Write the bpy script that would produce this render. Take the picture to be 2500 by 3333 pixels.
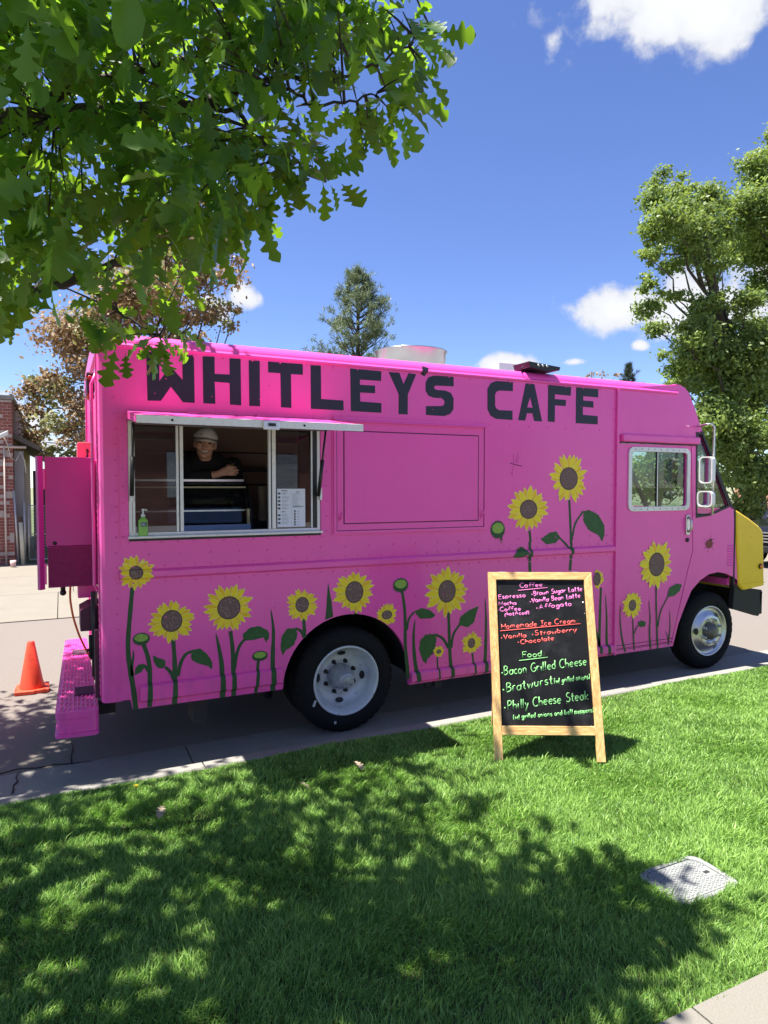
import bpy, bmesh, math, random
import numpy as np
from mathutils import Vector, Matrix
from mathutils.geometry import tessellate_polygon
random.seed(11); rng=np.random.default_rng(11)
PI=math.pi
for o in list(bpy.data.objects): bpy.data.objects.remove(o,do_unlink=True)
scn=bpy.context.scene; col=scn.collection

# ------------------------------------------------------------------ camera
W,H=2500.,3333.; FPX=2170.
yaw=math.radians(25.85); pit=math.radians(-2.2); CAM=np.array([-.217,-4.62,1.89])
_cy,_sy,_cp,_sp=math.cos(yaw),math.sin(yaw),math.cos(pit),math.sin(pit)
FW=np.array([_sy*_cp,_cy*_cp,_sp]); RT=np.array([_cy,-_sy,0.]); UP=np.cross(RT,FW)
cd=bpy.data.cameras.new('camera'); cam=bpy.data.objects.new('camera',cd); col.objects.link(cam)
cd.sensor_fit='HORIZONTAL'; cd.sensor_width=36; cd.lens=36*FPX/W; cd.clip_end=3000; cd.clip_start=.05
cam.matrix_world=Matrix(((RT[0],UP[0],-FW[0],CAM[0]),(RT[1],UP[1],-FW[1],CAM[1]),(RT[2],UP[2],-FW[2],CAM[2]),(0,0,0,1)))
scn.camera=cam
# photo pixel (2500x3333) -> direction / point on a plane the thing touches
def Dr(x,y): return FW+RT*(x-W/2)/FPX-UP*(y-H/2)/FPX
def P(x,y,Y=0.): d=Dr(x,y); return CAM+d*((Y-CAM[1])/d[1])
def PX(x,y,X=0.): d=Dr(x,y); return CAM+d*((X-CAM[0])/d[0])
def G(x,y,Z=0.): d=Dr(x,y); return CAM+d*((Z-CAM[2])/d[2])
def DP(x,y,dep): return CAM+Dr(x,y)*dep
def proj(p):
    v=np.asarray(p,float)-CAM; z=v@FW
    return W/2+FPX*(v@RT)/z,H/2-FPX*(v@UP)/z,z

# ------------------------------------------------------------------ sky, sun, exposure
SUNV=Vector((-.295,.11,1.)).normalized()          # towards the sun
elev=math.asin(SUNV.z); 
w=bpy.data.worlds.new('World'); scn.world=w; w.use_nodes=True
nt=w.node_tree; nt.nodes.clear(); N=nt.nodes.new; L=nt.links.new
out=N('ShaderNodeOutputWorld'); bg=N('ShaderNodeBackground'); bg.inputs[1].default_value=.05; L(bg.outputs[0],out.inputs[0])
sky=N('ShaderNodeTexSky'); sky.sky_type='NISHITA'; sky.sun_disc=False; sky.sun_elevation=elev
sky.sun_rotation=math.atan2(SUNV.x,SUNV.y); sky.altitude=1600; sky.air_density=1.0; sky.dust_density=.25; sky.ozone_density=4.5
hs=N('ShaderNodeHueSaturation'); hs.inputs['Value'].default_value=.83; hs.inputs['Saturation'].default_value=1.08; hs.inputs['Hue'].default_value=.514; L(sky.outputs[0],hs.inputs['Color'])
tc=N('ShaderNodeTexCoord')
def vm(op,a,b=None):
    n=N('ShaderNodeVectorMath'); n.operation=op
    for i,q in enumerate((a,b)):
        if q is None: continue
        if hasattr(q,'links'): L(q,n.inputs[i])
        else: n.inputs[i].default_value=q
    return n
def mt(op,a,b=None,c=None):
    n=N('ShaderNodeMath'); n.operation=op
    for i,q in enumerate((a,b,c)):
        if q is None: continue
        if hasattr(q,'links'): L(q,n.inputs[i])
        else: n.inputs[i].default_value=q
    return n.outputs[0]
nz=N('ShaderNodeTexNoise'); nz.inputs['Scale'].default_value=9; nz.inputs['Detail'].default_value=9; nz.inputs['Roughness'].default_value=.62
L(tc.outputs['Generated'],nz.inputs['Vector'])
nz2=N('ShaderNodeTexNoise'); nz2.inputs['Scale'].default_value=30; nz2.inputs['Detail'].default_value=6
L(tc.outputs['Generated'],nz2.inputs['Vector'])
nsum=mt('ADD',mt('MULTIPLY',mt('SUBTRACT',nz.outputs[0],.5),2.0),mt('MULTIPLY',mt('SUBTRACT',nz2.outputs[0],.5),1.1))
clouds=[]   # direction, half width, half height (radians), thickness
def cl(x,y,rx,ry,t=1.0):
    d=Dr(x,y); d=d/np.linalg.norm(d); clouds.append((d,rx/FPX,ry/FPX,t))
cl(2210,-30,340,150); cl(2330,20,170,100); cl(1808,130,40,55,.45); cl(2010,1010,190,75); cl(2290,1010,260,110); cl(2085,1125,36,22); cl(1655,1200,105,60,1.15); cl(1870,1178,48,15,.8)
cl(790,965,50,45,.9); cl(700,1010,70,50,.7); cl(60,1400,160,110,1.1); cl(330,1330,150,70,.8); cl(2500,1250,200,60,.8)
for az,el,a,b in ((95,38,.2,.08),(140,22,.28,.09),(185,45,.2,.1),(215,25,.3,.1),(265,35,.22,.1),(300,15,.25,.07),(340,62,.2,.1),(60,14,.2,.06),(120,60,.18,.1)):
    A=math.radians(az);E_=math.radians(el); clouds.append((np.array([math.sin(A)*math.cos(E_),math.cos(A)*math.cos(E_),math.sin(E_)]),a,b,1.))
acc=None
for d,rx,ry,t in clouds:
    r_=np.cross(d,[0,0,1.]); r_/=np.linalg.norm(r_); u_=np.cross(d,r_)
    mp=N('ShaderNodeMapping'); mp.vector_type='TEXTURE'; mp.inputs['Location'].default_value=tuple(d); mp.inputs['Scale'].default_value=(rx,ry,.4)
    mp.inputs['Rotation'].default_value=Matrix(((r_[0],u_[0],d[0]),(r_[1],u_[1],d[1]),(r_[2],u_[2],d[2]))).to_euler()
    L(tc.outputs['Generated'],mp.inputs['Vector']); r=vm('LENGTH',mp.outputs[0]).outputs['Value']
    m=mt('MULTIPLY',mt('SUBTRACT',1.,r),t)
    m=mt('MAXIMUM',m,-1.2)
    acc=m if acc is None else mt('MAXIMUM',acc,m)
den=mt('ADD',acc,nsum)
mr=N('ShaderNodeMapRange'); mr.interpolation_type='SMOOTHSTEP'; mr.inputs['From Min'].default_value=-.02; mr.inputs['From Max'].default_value=.5; L(den,mr.inputs['Value'])
mrs=N('ShaderNodeMapRange'); mrs.inputs['From Min'].default_value=-.4; mrs.inputs['From Max'].default_value=.9; mrs.inputs['To Min'].default_value=2.8; mrs.inputs['To Max'].default_value=3.9; L(den,mrs.inputs['Value'])
comb=N('ShaderNodeCombineColor'); L(mt('MULTIPLY',mrs.outputs[0],.96),comb.inputs[0]); L(mt('MULTIPLY',mrs.outputs[0],.98),comb.inputs[1]); L(mt('MULTIPLY',mrs.outputs[0],1.04),comb.inputs[2])
mx=N('ShaderNodeMix'); mx.data_type='RGBA'; L(mr.outputs[0],mx.inputs[0]); L(hs.outputs[0],mx.inputs[6]); L(comb.outputs[0],mx.inputs[7])
L(mx.outputs[2],bg.inputs[0])
sd=bpy.data.lights.new('sun','SUN'); sd.energy=2.7; sd.angle=math.radians(.53); sd.color=(1,.955,.88)
sun=bpy.data.objects.new('sun',sd); col.objects.link(sun); sun.location=(-6,3,20)
sun.rotation_euler=SUNV.to_track_quat('Z','Y').to_euler()
scn.view_settings.view_transform='Standard'; scn.view_settings.look='None'; scn.view_settings.gamma=1; scn.view_settings.exposure=2.4
scn.render.resolution_x=768; scn.render.resolution_y=1024
try:
    scn.cycles.max_bounces=7; scn.cycles.transparent_max_bounces=10; scn.cycles.diffuse_bounces=4; scn.cycles.glossy_bounces=3
except Exception: pass

# ------------------------------------------------------------------ helpers
def tag(o,label=None,cat=None,group=None,kind=None):
    if label: o['label']=label
    if cat: o['category']=cat
    if group: o['group']=group
    if kind: o['kind']=kind
    return o
def empty(name,loc,label,cat,group=None):
    o=bpy.data.objects.new(name,None); col.objects.link(o); o.location=loc; o.empty_display_size=.1
    o['_loc']=list(loc); tag(o,label,cat,group); return o
def par(o,p):
    o.parent=p
    if p.type=='EMPTY': o.matrix_parent_inverse=Matrix.Translation(-Vector(p.location))
def link(name,me,mats,parent=None):
    o=bpy.data.objects.new(name,me); col.objects.link(o)
    if me is not None and len(me.materials)==0:
        for m in (mats if isinstance(mats,(list,tuple)) else [mats]): me.materials.append(m)
    if parent is not None: par(o,parent)
    return o
class MB:
    def __init__(s): s.v=[];s.f=[];s.m=[];s.s=[]
    def add(s,vs,fs,mi=0,sm=False):
        b=len(s.v); s.v+= [tuple(map(float,q)) for q in vs]
        for f in fs: s.f.append(tuple(b+i for i in f)); s.m.append(mi); s.s.append(sm)
        return s
    def box(s,x0,x1,y0,y1,z0,z1,mi=0):
        vs=[(x,y,z) for x in (x0,x1) for y in (y0,y1) for z in (z0,z1)]
        return s.add(vs,[(0,1,3,2),(4,6,7,5),(0,4,5,1),(2,3,7,6),(0,2,6,4),(1,5,7,3)],mi)
    def obox(s,c,a,b,d,mi=0):
        c,a,b,d=[np.array(q,float) for q in (c,a,b,d)]
        vs=[c+i*a+j*b+k*d for i in (-1,1) for j in (-1,1) for k in (-1,1)]
        return s.add(vs,[(0,1,3,2),(4,6,7,5),(0,4,5,1),(2,3,7,6),(0,2,6,4),(1,5,7,3)],mi)
    def prism(s,loops,fn,w0,w1,mi=0):
        L_=[[Vector((p[0],p[1],0)) for p in l] for l in loops]
        tr=tessellate_polygon(L_); flat=[p for l in loops for p in l]; n=len(flat)
        vs=[fn(p[0],p[1],w0) for p in flat]+[fn(p[0],p[1],w1) for p in flat]
        fs=[tuple(t) for t in tr]+[tuple(n+i for i in reversed(t)) for t in tr]; k=0
        for l in loops:
            m=len(l)
            for i in range(m): a=k+i;b=k+(i+1)%m; fs.append((a,b,b+n,a+n))
            k+=m
        return s.add(vs,fs,mi)
    def flat(s,loop,fn,w0,mi=0):
        tr=tessellate_polygon([[Vector((p[0],p[1],0)) for p in loop]])
        return s.add([fn(p[0],p[1],w0) for p in loop],[tuple(t) for t in tr],mi)
    def tube(s,path,r,n=8,mi=0,cap=True,sm=True):
        path=[np.array(p,float) for p in path]; m=len(path); rs=r if isinstance(r,(list,tuple,np.ndarray)) else [r]*m
        prev=None; vs=[]
        for i,p in enumerate(path):
            t=path[min(i+1,m-1)]-path[max(i-1,0)]; t=t/(np.linalg.norm(t)+1e-12)
            if prev is None:
                a=np.cross(t,[0,0,1.]); 
                if np.linalg.norm(a)<.1: a=np.cross(t,[0,1.,0])
            else: a=prev-t*(prev@t)
            a=a/(np.linalg.norm(a)+1e-12); prev=a; b=np.cross(t,a)
            for k in range(n):
                q=2*PI*k/n; vs.append(p+rs[i]*(a*math.cos(q)+b*math.sin(q)))
        fs=[(i*n+k,i*n+(k+1)%n,(i+1)*n+(k+1)%n,(i+1)*n+k) for i in range(m-1) for k in range(n)]
        s.add(vs,fs,mi,sm)
        if cap:
            b=len(s.v)-len(vs)
            s.f.append(tuple(b+k for k in reversed(range(n)))); s.m.append(mi); s.s.append(False)
            s.f.append(tuple(b+(m-1)*n+k for k in range(n))); s.m.append(mi); s.s.append(False)
        return s
    def lathe(s,prof,o,ax=(0,1,0),n=48,mi=0,sm=True,mod=None,closed=False):
        o=np.array(o,float); ax=np.array(ax,float); ax/=np.linalg.norm(ax)
        a=np.cross(ax,[1.,0,0]) if abs(ax[0])<.9 else np.cross(ax,[0,1.,0]); a/=np.linalg.norm(a); b=np.cross(ax,a)
        vs=[]; m=len(prof)
        for i,(r,h) in enumerate(prof):
            for k in range(n):
                q=2*PI*k/n; rr=r+(mod(i,k) if mod else 0); vs.append(o+ax*h+rr*(a*math.cos(q)+b*math.sin(q)))
        rng_=range(m) if closed else range(m-1)
        fs=[(i*n+k,i*n+(k+1)%n,((i+1)%m)*n+(k+1)%n,((i+1)%m)*n+k) for i in rng_ for k in range(n)]
        return s.add(vs,fs,mi,sm)
    def ell(s,c,rx,ry,rz,nu=16,nv=10,mi=0,rot=None):
        vs=[];c=np.array(c,float)
        for j in range(nv+1):
            t=PI*j/nv
            for i in range(nu):
                q=2*PI*i/nu; p=np.array([rx*math.sin(t)*math.cos(q),ry*math.sin(t)*math.sin(q),rz*math.cos(t)])
                if rot is not None: p=rot@p
                vs.append(c+p)
        fs=[(j*nu+i,(j+1)*nu+i,(j+1)*nu+(i+1)%nu,j*nu+(i+1)%nu) for j in range(nv) for i in range(nu)]
        return s.add(vs,fs,mi,True)
    def mesh(s,name):
        me=bpy.data.meshes.new(name); me.from_pydata(s.v,[],s.f)
        me.polygons.foreach_set('material_index',s.m); me.polygons.foreach_set('use_smooth',s.s); me.update(); return me
    def build(s,name,mats,parent=None,bevel=0,seg=2,fix=True):
        me=s.mesh(name)
        if fix:
            bm=bmesh.new(); bm.from_mesh(me); bmesh.ops.remove_doubles(bm,verts=bm.verts,dist=1e-6); bmesh.ops.recalc_face_normals(bm,faces=bm.faces); bm.to_mesh(me); bm.free()
        o=link(name,me,mats,parent)
        if bevel:
            b=o.modifiers.new('bevel','BEVEL'); b.width=bevel; b.segments=seg; b.limit_method='ANGLE'; b.angle_limit=math.radians(40); b.harden_normals=False
        return o
def np_mesh(name,V,F,tint=None):
    me=bpy.data.meshes.new(name); V=np.asarray(V,np.float32); F=np.asarray(F,np.int32); k=F.shape[1]
    me.vertices.add(len(V)); me.vertices.foreach_set('co',V.ravel()); me.loops.add(F.size); me.loops.foreach_set('vertex_index',F.ravel())
    me.polygons.add(len(F)); me.polygons.foreach_set('loop_start',np.arange(0,F.size,k,dtype=np.int32)); me.polygons.foreach_set('loop_total',np.full(len(F),k,np.int32))
    if tint is not None:
        a=me.attributes.new('tint','FLOAT','POINT'); a.data.foreach_set('value',np.asarray(tint,np.float32))
    me.update(); me.validate(); return me
XZ=lambda y: (lambda u,v,w_: (u,y+w_,v))

# ------------------------------------------------------------------ materials
def M(name,c,rough=.5,metal=0,var=.07,scale=6.,bump=0.,bscale=80.,spec=.5,coat=0,c2=None,c2lo=.5,c2hi=.7,c2scale=3.,bdetail=4,objrand=0.,alpha=None):
    m=bpy.data.materials.new(name); m.use_nodes=True; t=m.node_tree; b=t.nodes['Principled BSDF']; n=t.nodes.new; l=t.links.new
    co=n('ShaderNodeTexCoord'); z=n('ShaderNodeTexNoise'); z.inputs['Scale'].default_value=scale; z.inputs['Detail'].default_value=6; z.inputs['Roughness'].default_value=.6; l(co.outputs['Object'],z.inputs['Vector'])
    r=n('ShaderNodeMix'); r.data_type='RGBA'
    r.inputs[6].default_value=(*[max(0,q*(1-var*2)) for q in c],1); r.inputs[7].default_value=(*[min(1,q*(1+var*2)) for q in c],1); l(z.outputs[0],r.inputs[0]); last=r.outputs[2]
    if c2:
        z2=n('ShaderNodeTexNoise'); z2.inputs['Scale'].default_value=c2scale; z2.inputs['Detail'].default_value=8; z2.inputs['Roughness'].default_value=.65; l(co.outputs['Object'],z2.inputs['Vector'])
        mr_=n('ShaderNodeMapRange'); mr_.inputs[1].default_value=c2lo; mr_.inputs[2].default_value=c2hi; l(z2.outputs[0],mr_.inputs[0])
        r2=n('ShaderNodeMix'); r2.data_type='RGBA'; l(mr_.outputs[0],r2.inputs[0]); l(last,r2.inputs[6]); r2.inputs[7].default_value=(*c2,1); last=r2.outputs[2]
    if objrand:
        oi=n('ShaderNodeObjectInfo'); h=n('ShaderNodeHueSaturation'); mr_=n('ShaderNodeMapRange'); mr_.inputs[3].default_value=1-objrand; mr_.inputs[4].default_value=1+objrand; l(oi.outputs['Random'],mr_.inputs[0]); l(mr_.outputs[0],h.inputs['Value']); l(last,h.inputs['Color']); last=h.outputs[0]
    l(last,b.inputs['Base Color']); b.inputs['Roughness'].default_value=rough; b.inputs['Metallic'].default_value=metal; b.inputs['Specular IOR Level'].default_value=spec; b.inputs['Coat Weight'].default_value=coat; b.inputs['Coat Roughness'].default_value=.12
    if bump:
        z3=n('ShaderNodeTexNoise'); z3.inputs['Scale'].default_value=bscale; z3.inputs['Detail'].default_value=bdetail; l(co.outputs['Object'],z3.inputs['Vector'])
        bp=n('ShaderNodeBump'); bp.inputs['Strength'].default_value=bump; bp.inputs['Distance'].default_value=.02; l(z3.outputs[0],bp.inputs['Height']); l(bp.outputs[0],b.inputs['Normal'])
    return m
def leafM(name,cd_,cl_,tr_,fac=.5,rough=.4):
    m=bpy.data.materials.new(name); m.use_nodes=True; t=m.node_tree; b=t.nodes['Principled BSDF']; n=t.nodes.new; l=t.links.new
    at=n('ShaderNodeAttribute'); at.attribute_name='tint'
    r=n('ShaderNodeMix'); r.data_type='RGBA'; r.inputs[6].default_value=(*cd_,1); r.inputs[7].default_value=(*cl_,1); l(at.outputs['Fac'],r.inputs[0]); l(r.outputs[2],b.inputs['Base Color'])
    b.inputs['Roughness'].default_value=rough; b.inputs['Specular IOR Level'].default_value=.35
    tr=n('ShaderNodeBsdfTranslucent'); mu=n('ShaderNodeMix'); mu.data_type='RGBA'; mu.blend_type='MIX'; mu.inputs[6].default_value=(*[q*.75 for q in tr_],1); mu.inputs[7].default_value=(*tr_,1); l(at.outputs['Fac'],mu.inputs[0]); l(mu.outputs[2],tr.inputs[0])
    ms=n('ShaderNodeMixShader'); ms.inputs[0].default_value=fac; l(b.outputs[0],ms.inputs[1]); l(tr.outputs[0],ms.inputs[2]); l(ms.outputs[0],t.nodes['Material Output'].inputs[0]); return m
def glassM(name,tint=(.9,.95,.93),ior=1.5,boost=1.0):
    m=bpy.data.materials.new(name); m.use_nodes=True; t=m.node_tree; t.nodes.remove(t.nodes['Principled BSDF']); n=t.nodes.new; l=t.links.new
    fr=n('ShaderNodeFresnel'); fr.inputs[0].default_value=ior; mu=n('ShaderNodeMath'); mu.operation='MULTIPLY'; mu.use_clamp=True; ge=n('ShaderNodeNewGeometry'); iv=n('ShaderNodeMath'); iv.operation='MULTIPLY_ADD'; iv.inputs[1].default_value=-boost; iv.inputs[2].default_value=boost; l(ge.outputs['Backfacing'],iv.inputs[0]); l(iv.outputs[0],mu.inputs[1]); l(fr.outputs[0],mu.inputs[0])
    tr=n('ShaderNodeBsdfTransparent'); tr.inputs[0].default_value=(*tint,1); gl=n('ShaderNodeBsdfGlossy'); gl.inputs['Roughness'].default_value=.01
    ms=n('ShaderNodeMixShader'); l(mu.outputs[0],ms.inputs[0]); l(tr.outputs[0],ms.inputs[1]); l(gl.outputs[0],ms.inputs[2]); l(ms.outputs[0],t.nodes['Material Output'].inputs[0]); return m
PINKC=(.91,.085,.44)
pink=M('pink_paint',PINKC,rough=.38,var=.045,scale=2.2,bump=.05,bscale=5,coat=.3,c2=(.74,.05,.33),c2lo=.62,c2hi=.85,c2scale=5)
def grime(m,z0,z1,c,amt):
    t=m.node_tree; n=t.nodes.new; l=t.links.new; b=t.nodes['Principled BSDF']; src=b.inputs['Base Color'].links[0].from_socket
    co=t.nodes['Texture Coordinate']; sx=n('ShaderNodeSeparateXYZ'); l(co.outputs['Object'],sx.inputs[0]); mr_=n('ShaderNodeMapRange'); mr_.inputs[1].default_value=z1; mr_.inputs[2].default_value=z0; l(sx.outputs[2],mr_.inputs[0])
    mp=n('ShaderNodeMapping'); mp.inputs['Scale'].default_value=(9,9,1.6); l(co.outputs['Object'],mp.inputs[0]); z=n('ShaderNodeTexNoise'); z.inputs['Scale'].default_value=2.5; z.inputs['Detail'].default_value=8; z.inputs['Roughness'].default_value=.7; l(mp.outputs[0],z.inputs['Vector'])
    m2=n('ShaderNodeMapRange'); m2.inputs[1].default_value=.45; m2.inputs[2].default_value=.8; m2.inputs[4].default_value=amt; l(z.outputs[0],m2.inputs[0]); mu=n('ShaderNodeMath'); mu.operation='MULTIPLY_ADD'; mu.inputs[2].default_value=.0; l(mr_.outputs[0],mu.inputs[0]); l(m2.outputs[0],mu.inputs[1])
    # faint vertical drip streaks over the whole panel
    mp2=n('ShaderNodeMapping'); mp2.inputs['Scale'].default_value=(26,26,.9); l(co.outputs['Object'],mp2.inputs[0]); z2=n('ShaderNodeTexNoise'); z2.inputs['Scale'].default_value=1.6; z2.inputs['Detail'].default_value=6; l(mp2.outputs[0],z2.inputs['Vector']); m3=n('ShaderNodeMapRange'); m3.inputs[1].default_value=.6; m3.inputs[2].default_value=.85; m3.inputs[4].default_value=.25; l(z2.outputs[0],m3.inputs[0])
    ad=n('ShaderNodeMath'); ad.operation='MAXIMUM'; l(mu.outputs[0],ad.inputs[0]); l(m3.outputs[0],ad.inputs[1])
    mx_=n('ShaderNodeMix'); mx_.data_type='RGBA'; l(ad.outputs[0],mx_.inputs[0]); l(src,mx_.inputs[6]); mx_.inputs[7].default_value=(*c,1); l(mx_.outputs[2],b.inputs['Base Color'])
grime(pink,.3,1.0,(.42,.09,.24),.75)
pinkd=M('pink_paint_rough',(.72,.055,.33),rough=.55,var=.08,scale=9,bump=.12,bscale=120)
yellow=M('yellow_paint',(.95,.60,.004),rough=.4,var=.06,scale=5,bump=.03,bscale=12,c2=(.45,.33,.03),c2lo=.6,c2hi=.8,c2scale=14)
navy=M('letter_paint',(.012,.014,.03),rough=.5,var=.2,scale=20)
alum=M('aluminium',(.72,.72,.70),rough=.32,metal=1,var=.08,scale=20,bump=.05,bscale=200)
alumw=M('white_aluminium',(.74,.74,.72),rough=.45,metal=.25,var=.08,scale=30,c2=(.45,.44,.42),c2lo=.6,c2hi=.75,c2scale=40)
steel=M('painted_wheel_steel',(.62,.64,.66),rough=.42,metal=.2,var=.12,scale=14,c2=(.2,.19,.17),c2lo=.58,c2hi=.75,c2scale=18)
chrome=M('chrome',(.60,.60,.59),rough=.36,metal=1,var=.06,scale=20,c2=(.25,.23,.2),c2lo=.6,c2hi=.75,c2scale=22)
rubber=M('tyre_rubber',(.009,.009,.0095),spec=.25,rough=.85,var=.2,scale=10,bump=.15,bscale=150)
black=M('black_plastic',(.012,.012,.013),rough=.45,var=.2)
dark=M('dark_steel',(.018,.017,.017),rough=.7,var=.25,scale=8)
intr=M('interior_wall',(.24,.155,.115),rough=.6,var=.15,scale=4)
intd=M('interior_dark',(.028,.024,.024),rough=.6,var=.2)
glass=glassM('window_glass',(.80,.86,.84),1.5,1.6)
glassd=glassM('service_glass',(.62,.64,.64),1.55,2.2)
clear=glassM('clear_glass',(.93,.96,.95),1.5,1.3)
asph=M('asphalt',(.185,.158,.136),rough=.9,var=.2,scale=170,bump=.5,bscale=170,c2=(.11,.095,.085),c2lo=.5,c2hi=.75,c2scale=60)
conc=M('concrete',(.235,.222,.20),rough=.88,var=.1,scale=9,bump=.2,bscale=140,c2=(.19,.18,.165),c2lo=.52,c2hi=.78,c2scale=2.5)
conc2=M('pale_concrete',(.195,.172,.138),rough=.88,var=.06,scale=3,bump=.15,bscale=140,c2=(.165,.142,.112),c2lo=.55,c2hi=.8,c2scale=1.2)
pave=M('pavement_concrete',(.195,.18,.152),rough=.9,var=.12,scale=130,bump=.35,bscale=220)
soil=M('lawn_soil',(.045,.06,.018),rough=.95,var=.3,scale=30,bump=.6,bscale=60,c2=(.10,.085,.05),c2lo=.62,c2hi=.75,c2scale=2.5)
grassm=leafM('grass_blades',(.065,.165,.03),(.36,.56,.13),(.24,.50,.06),.34,.45)
wood=M('pine_wood',(.62,.37,.155),rough=.5,var=.12,scale=8,bump=.08,bscale=60)
bark=M('bark',(.07,.055,.042),rough=.95,var=.3,scale=14,bump=.8,bscale=30)
barkd=M('twig_bark',(.035,.03,.022),rough=.9,var=.2,scale=14)
oakm=leafM('oak_leaf',(.016,.066,.014),(.06,.15,.025),(.33,.58,.025),.45,.36)
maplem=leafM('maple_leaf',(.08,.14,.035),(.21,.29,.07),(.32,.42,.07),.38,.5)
crabm=leafM('crabapple_leaf',(.19,.12,.07),(.42,.29,.15),(.42,.27,.12),.3,.55)
crabg=leafM('crabapple_green_leaf',(.14,.15,.055),(.32,.32,.13),(.34,.34,.1),.3,.55)
pinem=leafM('pine_needles',(.09,.13,.065),(.24,.29,.16),(.24,.30,.12),.2,.6)
brickm=M('red_brick',(.235,.075,.055),rough=.85,var=.18,scale=20,bump=.3,bscale=60,objrand=.22)
brickfar=M('orange_brick',(.42,.17,.10),rough=.85,var=.12,scale=20,objrand=.15)
mortar=M('mortar',(.40,.34,.30),rough=.9,var=.1,scale=30)

# ================================================================== SETTING
LZ=.15
def sheet(name,x0,x1,y0,y1,z,mat,th=.3):
    o=MB().box(x0,x1,y0,y1,z-th,z).build(name,mat); return tag(o,kind='structure')
sheet('ground',-700,700,-700,900,-.03,M('far_ground',(.16,.17,.09),rough=.95,var=.2,scale=.2),.5)
sheet('road',-90,120,.322,5.9,0,asph,.2)
# kerb with gutter pan, cast in sections
kroot=bpy.data.objects.new('kerb',None); col.objects.link(kroot); tag(kroot,kind='structure')
kp=[(.318,.004),(-.20,.000),(-.285,.012),(-.312,.04),(-.318,.10),(-.328,.122),(-.345,.132),(-.44,.137),(-.452,.125),(-.452,-.2),(.318,-.2)]
kme=None
for k in range(-4,10):
    if kme is None:
        mb=MB(); mb.prism([kp],lambda u,v,w_:(w_,u,v),0,3.04); kme=mb.mesh('kerb_section'); kme.materials.append(conc)
    o=bpy.data.objects.new('kerb_section',kme); col.objects.link(o); o.location=(.565+.006+3.05*k,0,0); o.parent=kroot
mb=MB(); cr=[G(x,y,.006) for x,y in ((62,2510),(52,2530),(57,2545),(44,2556),(43,2572),(38,2584))]
mb.tube(cr,[.002,.005,.006,.005,.006,.003],5); c=mb.build('crack',dark,kroot); 
mb=MB(); cr=[G(x,y,.001) for x,y in ((232,2410),(236,2440),(230,2462),(233,2485))]+[]
mb.tube(cr,[.003,.006,.005,.006],5); cr=[G(x,y,.0015) for x,y in ((0,2519),(60,2503),(120,2500),(175,2489),(232,2486),(300,2478))]; mb.tube(cr,[.006]*6,5); mb.build('joint_crack',dark,kroot)
# lawn soil, pavement slabs
rows=24; xs=np.linspace(-9,15,97); ys=np.linspace(-3.13,-.452,rows)
def lawnz(x,y): 
    e=np.clip((y+3.13)/.1,0,1)*np.clip((-.452-y)/.06,0,1)
    e2=1-np.exp(-(((x-2.25)/.32)**4+((y+2.61)/.26)**4)); return LZ-.02+.016*e+e2*0+.012*np.sin(x*1.7+y*2.1)*e*e2+.01*np.sin(x*3.9-y*3.1+1)*e*e2
XX,YY=np.meshgrid(xs,ys); V=np.stack([XX,YY,lawnz(XX,YY)],-1).reshape(-1,3)
F=[(j*97+i,j*97+i+1,(j+1)*97+i+1,(j+1)*97+i) for j in range(rows-1) for i in range(96)]
o=link('lawn',np_mesh('lawn',V,F),soil); tag(o,kind='structure')
pr_=bpy.data.objects.new('pavement',None); col.objects.link(pr_); tag(pr_,kind='structure')
sm=MB().box(.004,1.516,-4.65,-3.132,0,.162).mesh('slab'); sm.materials.append(pave)
for k in range(-5,8):
    o=bpy.data.objects.new('slab',sm); col.objects.link(o); o.location=(.12+1.52*k,0,0); o.parent=pr_
sheet('parking_lot',-60,60,-60,-4.652,.15,M('lot_concrete',(.22,.205,.18),rough=.9,var=.08,scale=1.5,c2=(.17,.155,.14),c2lo=.5,c2hi=.7,c2scale=.6),.3)
# pale concrete driveway across the street, in slabs
dr=bpy.data.objects.new('driveway',None); col.objects.link(dr); tag(dr,kind='structure')
sm=MB().box(.006,2.694,.006,2.594,-.1,.012).mesh('slab'); sm.materials.append(conc2)
for r in range(3):
    for k in range(-4,14):
        o=bpy.data.objects.new('slab',sm); col.objects.link(o); o.location=(-.29+2.7*k+.25*r,5.9+2.6*r,0); o.parent=dr
sheet('far_yard',-30,60,13.7,60,0,M('yard_grass',(.09,.12,.04),rough=.95,var=.3,scale=4),.2)

# ---- brick building at the left, its alley wall, eave, conduit
def brickTex(name,c1,c2,mo,sc=1.):
    m=bpy.data.materials.new(name); m.use_nodes=True; t=m.node_tree; b=t.nodes['Principled BSDF']; n=t.nodes.new; l=t.links.new
    co=n('ShaderNodeTexCoord'); sx=n('ShaderNodeSeparateXYZ'); l(co.outputs['Object'],sx.inputs[0]); ad=n('ShaderNodeMath'); l(sx.outputs[0],ad.inputs[0]); l(sx.outputs[1],ad.inputs[1])
    cx=n('ShaderNodeCombineXYZ'); l(ad.outputs[0],cx.inputs[0]); l(sx.outputs[2],cx.inputs[1])
    br=n('ShaderNodeTexBrick'); br.inputs['Color1'].default_value=(*c1,1); br.inputs['Color2'].default_value=(*c2,1); br.inputs['Mortar'].default_value=(*mo,1); br.inputs['Scale'].default_value=sc; br.inputs['Brick Width'].default_value=.21; br.inputs['Row Height'].default_value=.0765; br.inputs['Mortar Size'].default_value=.006; l(cx.outputs[0],br.inputs[0])
    l(br.outputs[0],b.inputs['Base Color']); b.inputs['Roughness'].default_value=.9; return m
btex=brickTex('brick_far',(.20,.07,.05),(.27,.10,.07),(.40,.34,.30))
BX=-1.235; BY=13.7
bb=empty('brick_building',(-4,17,0),'red brick building at the left edge behind the pink truck','building')
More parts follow.
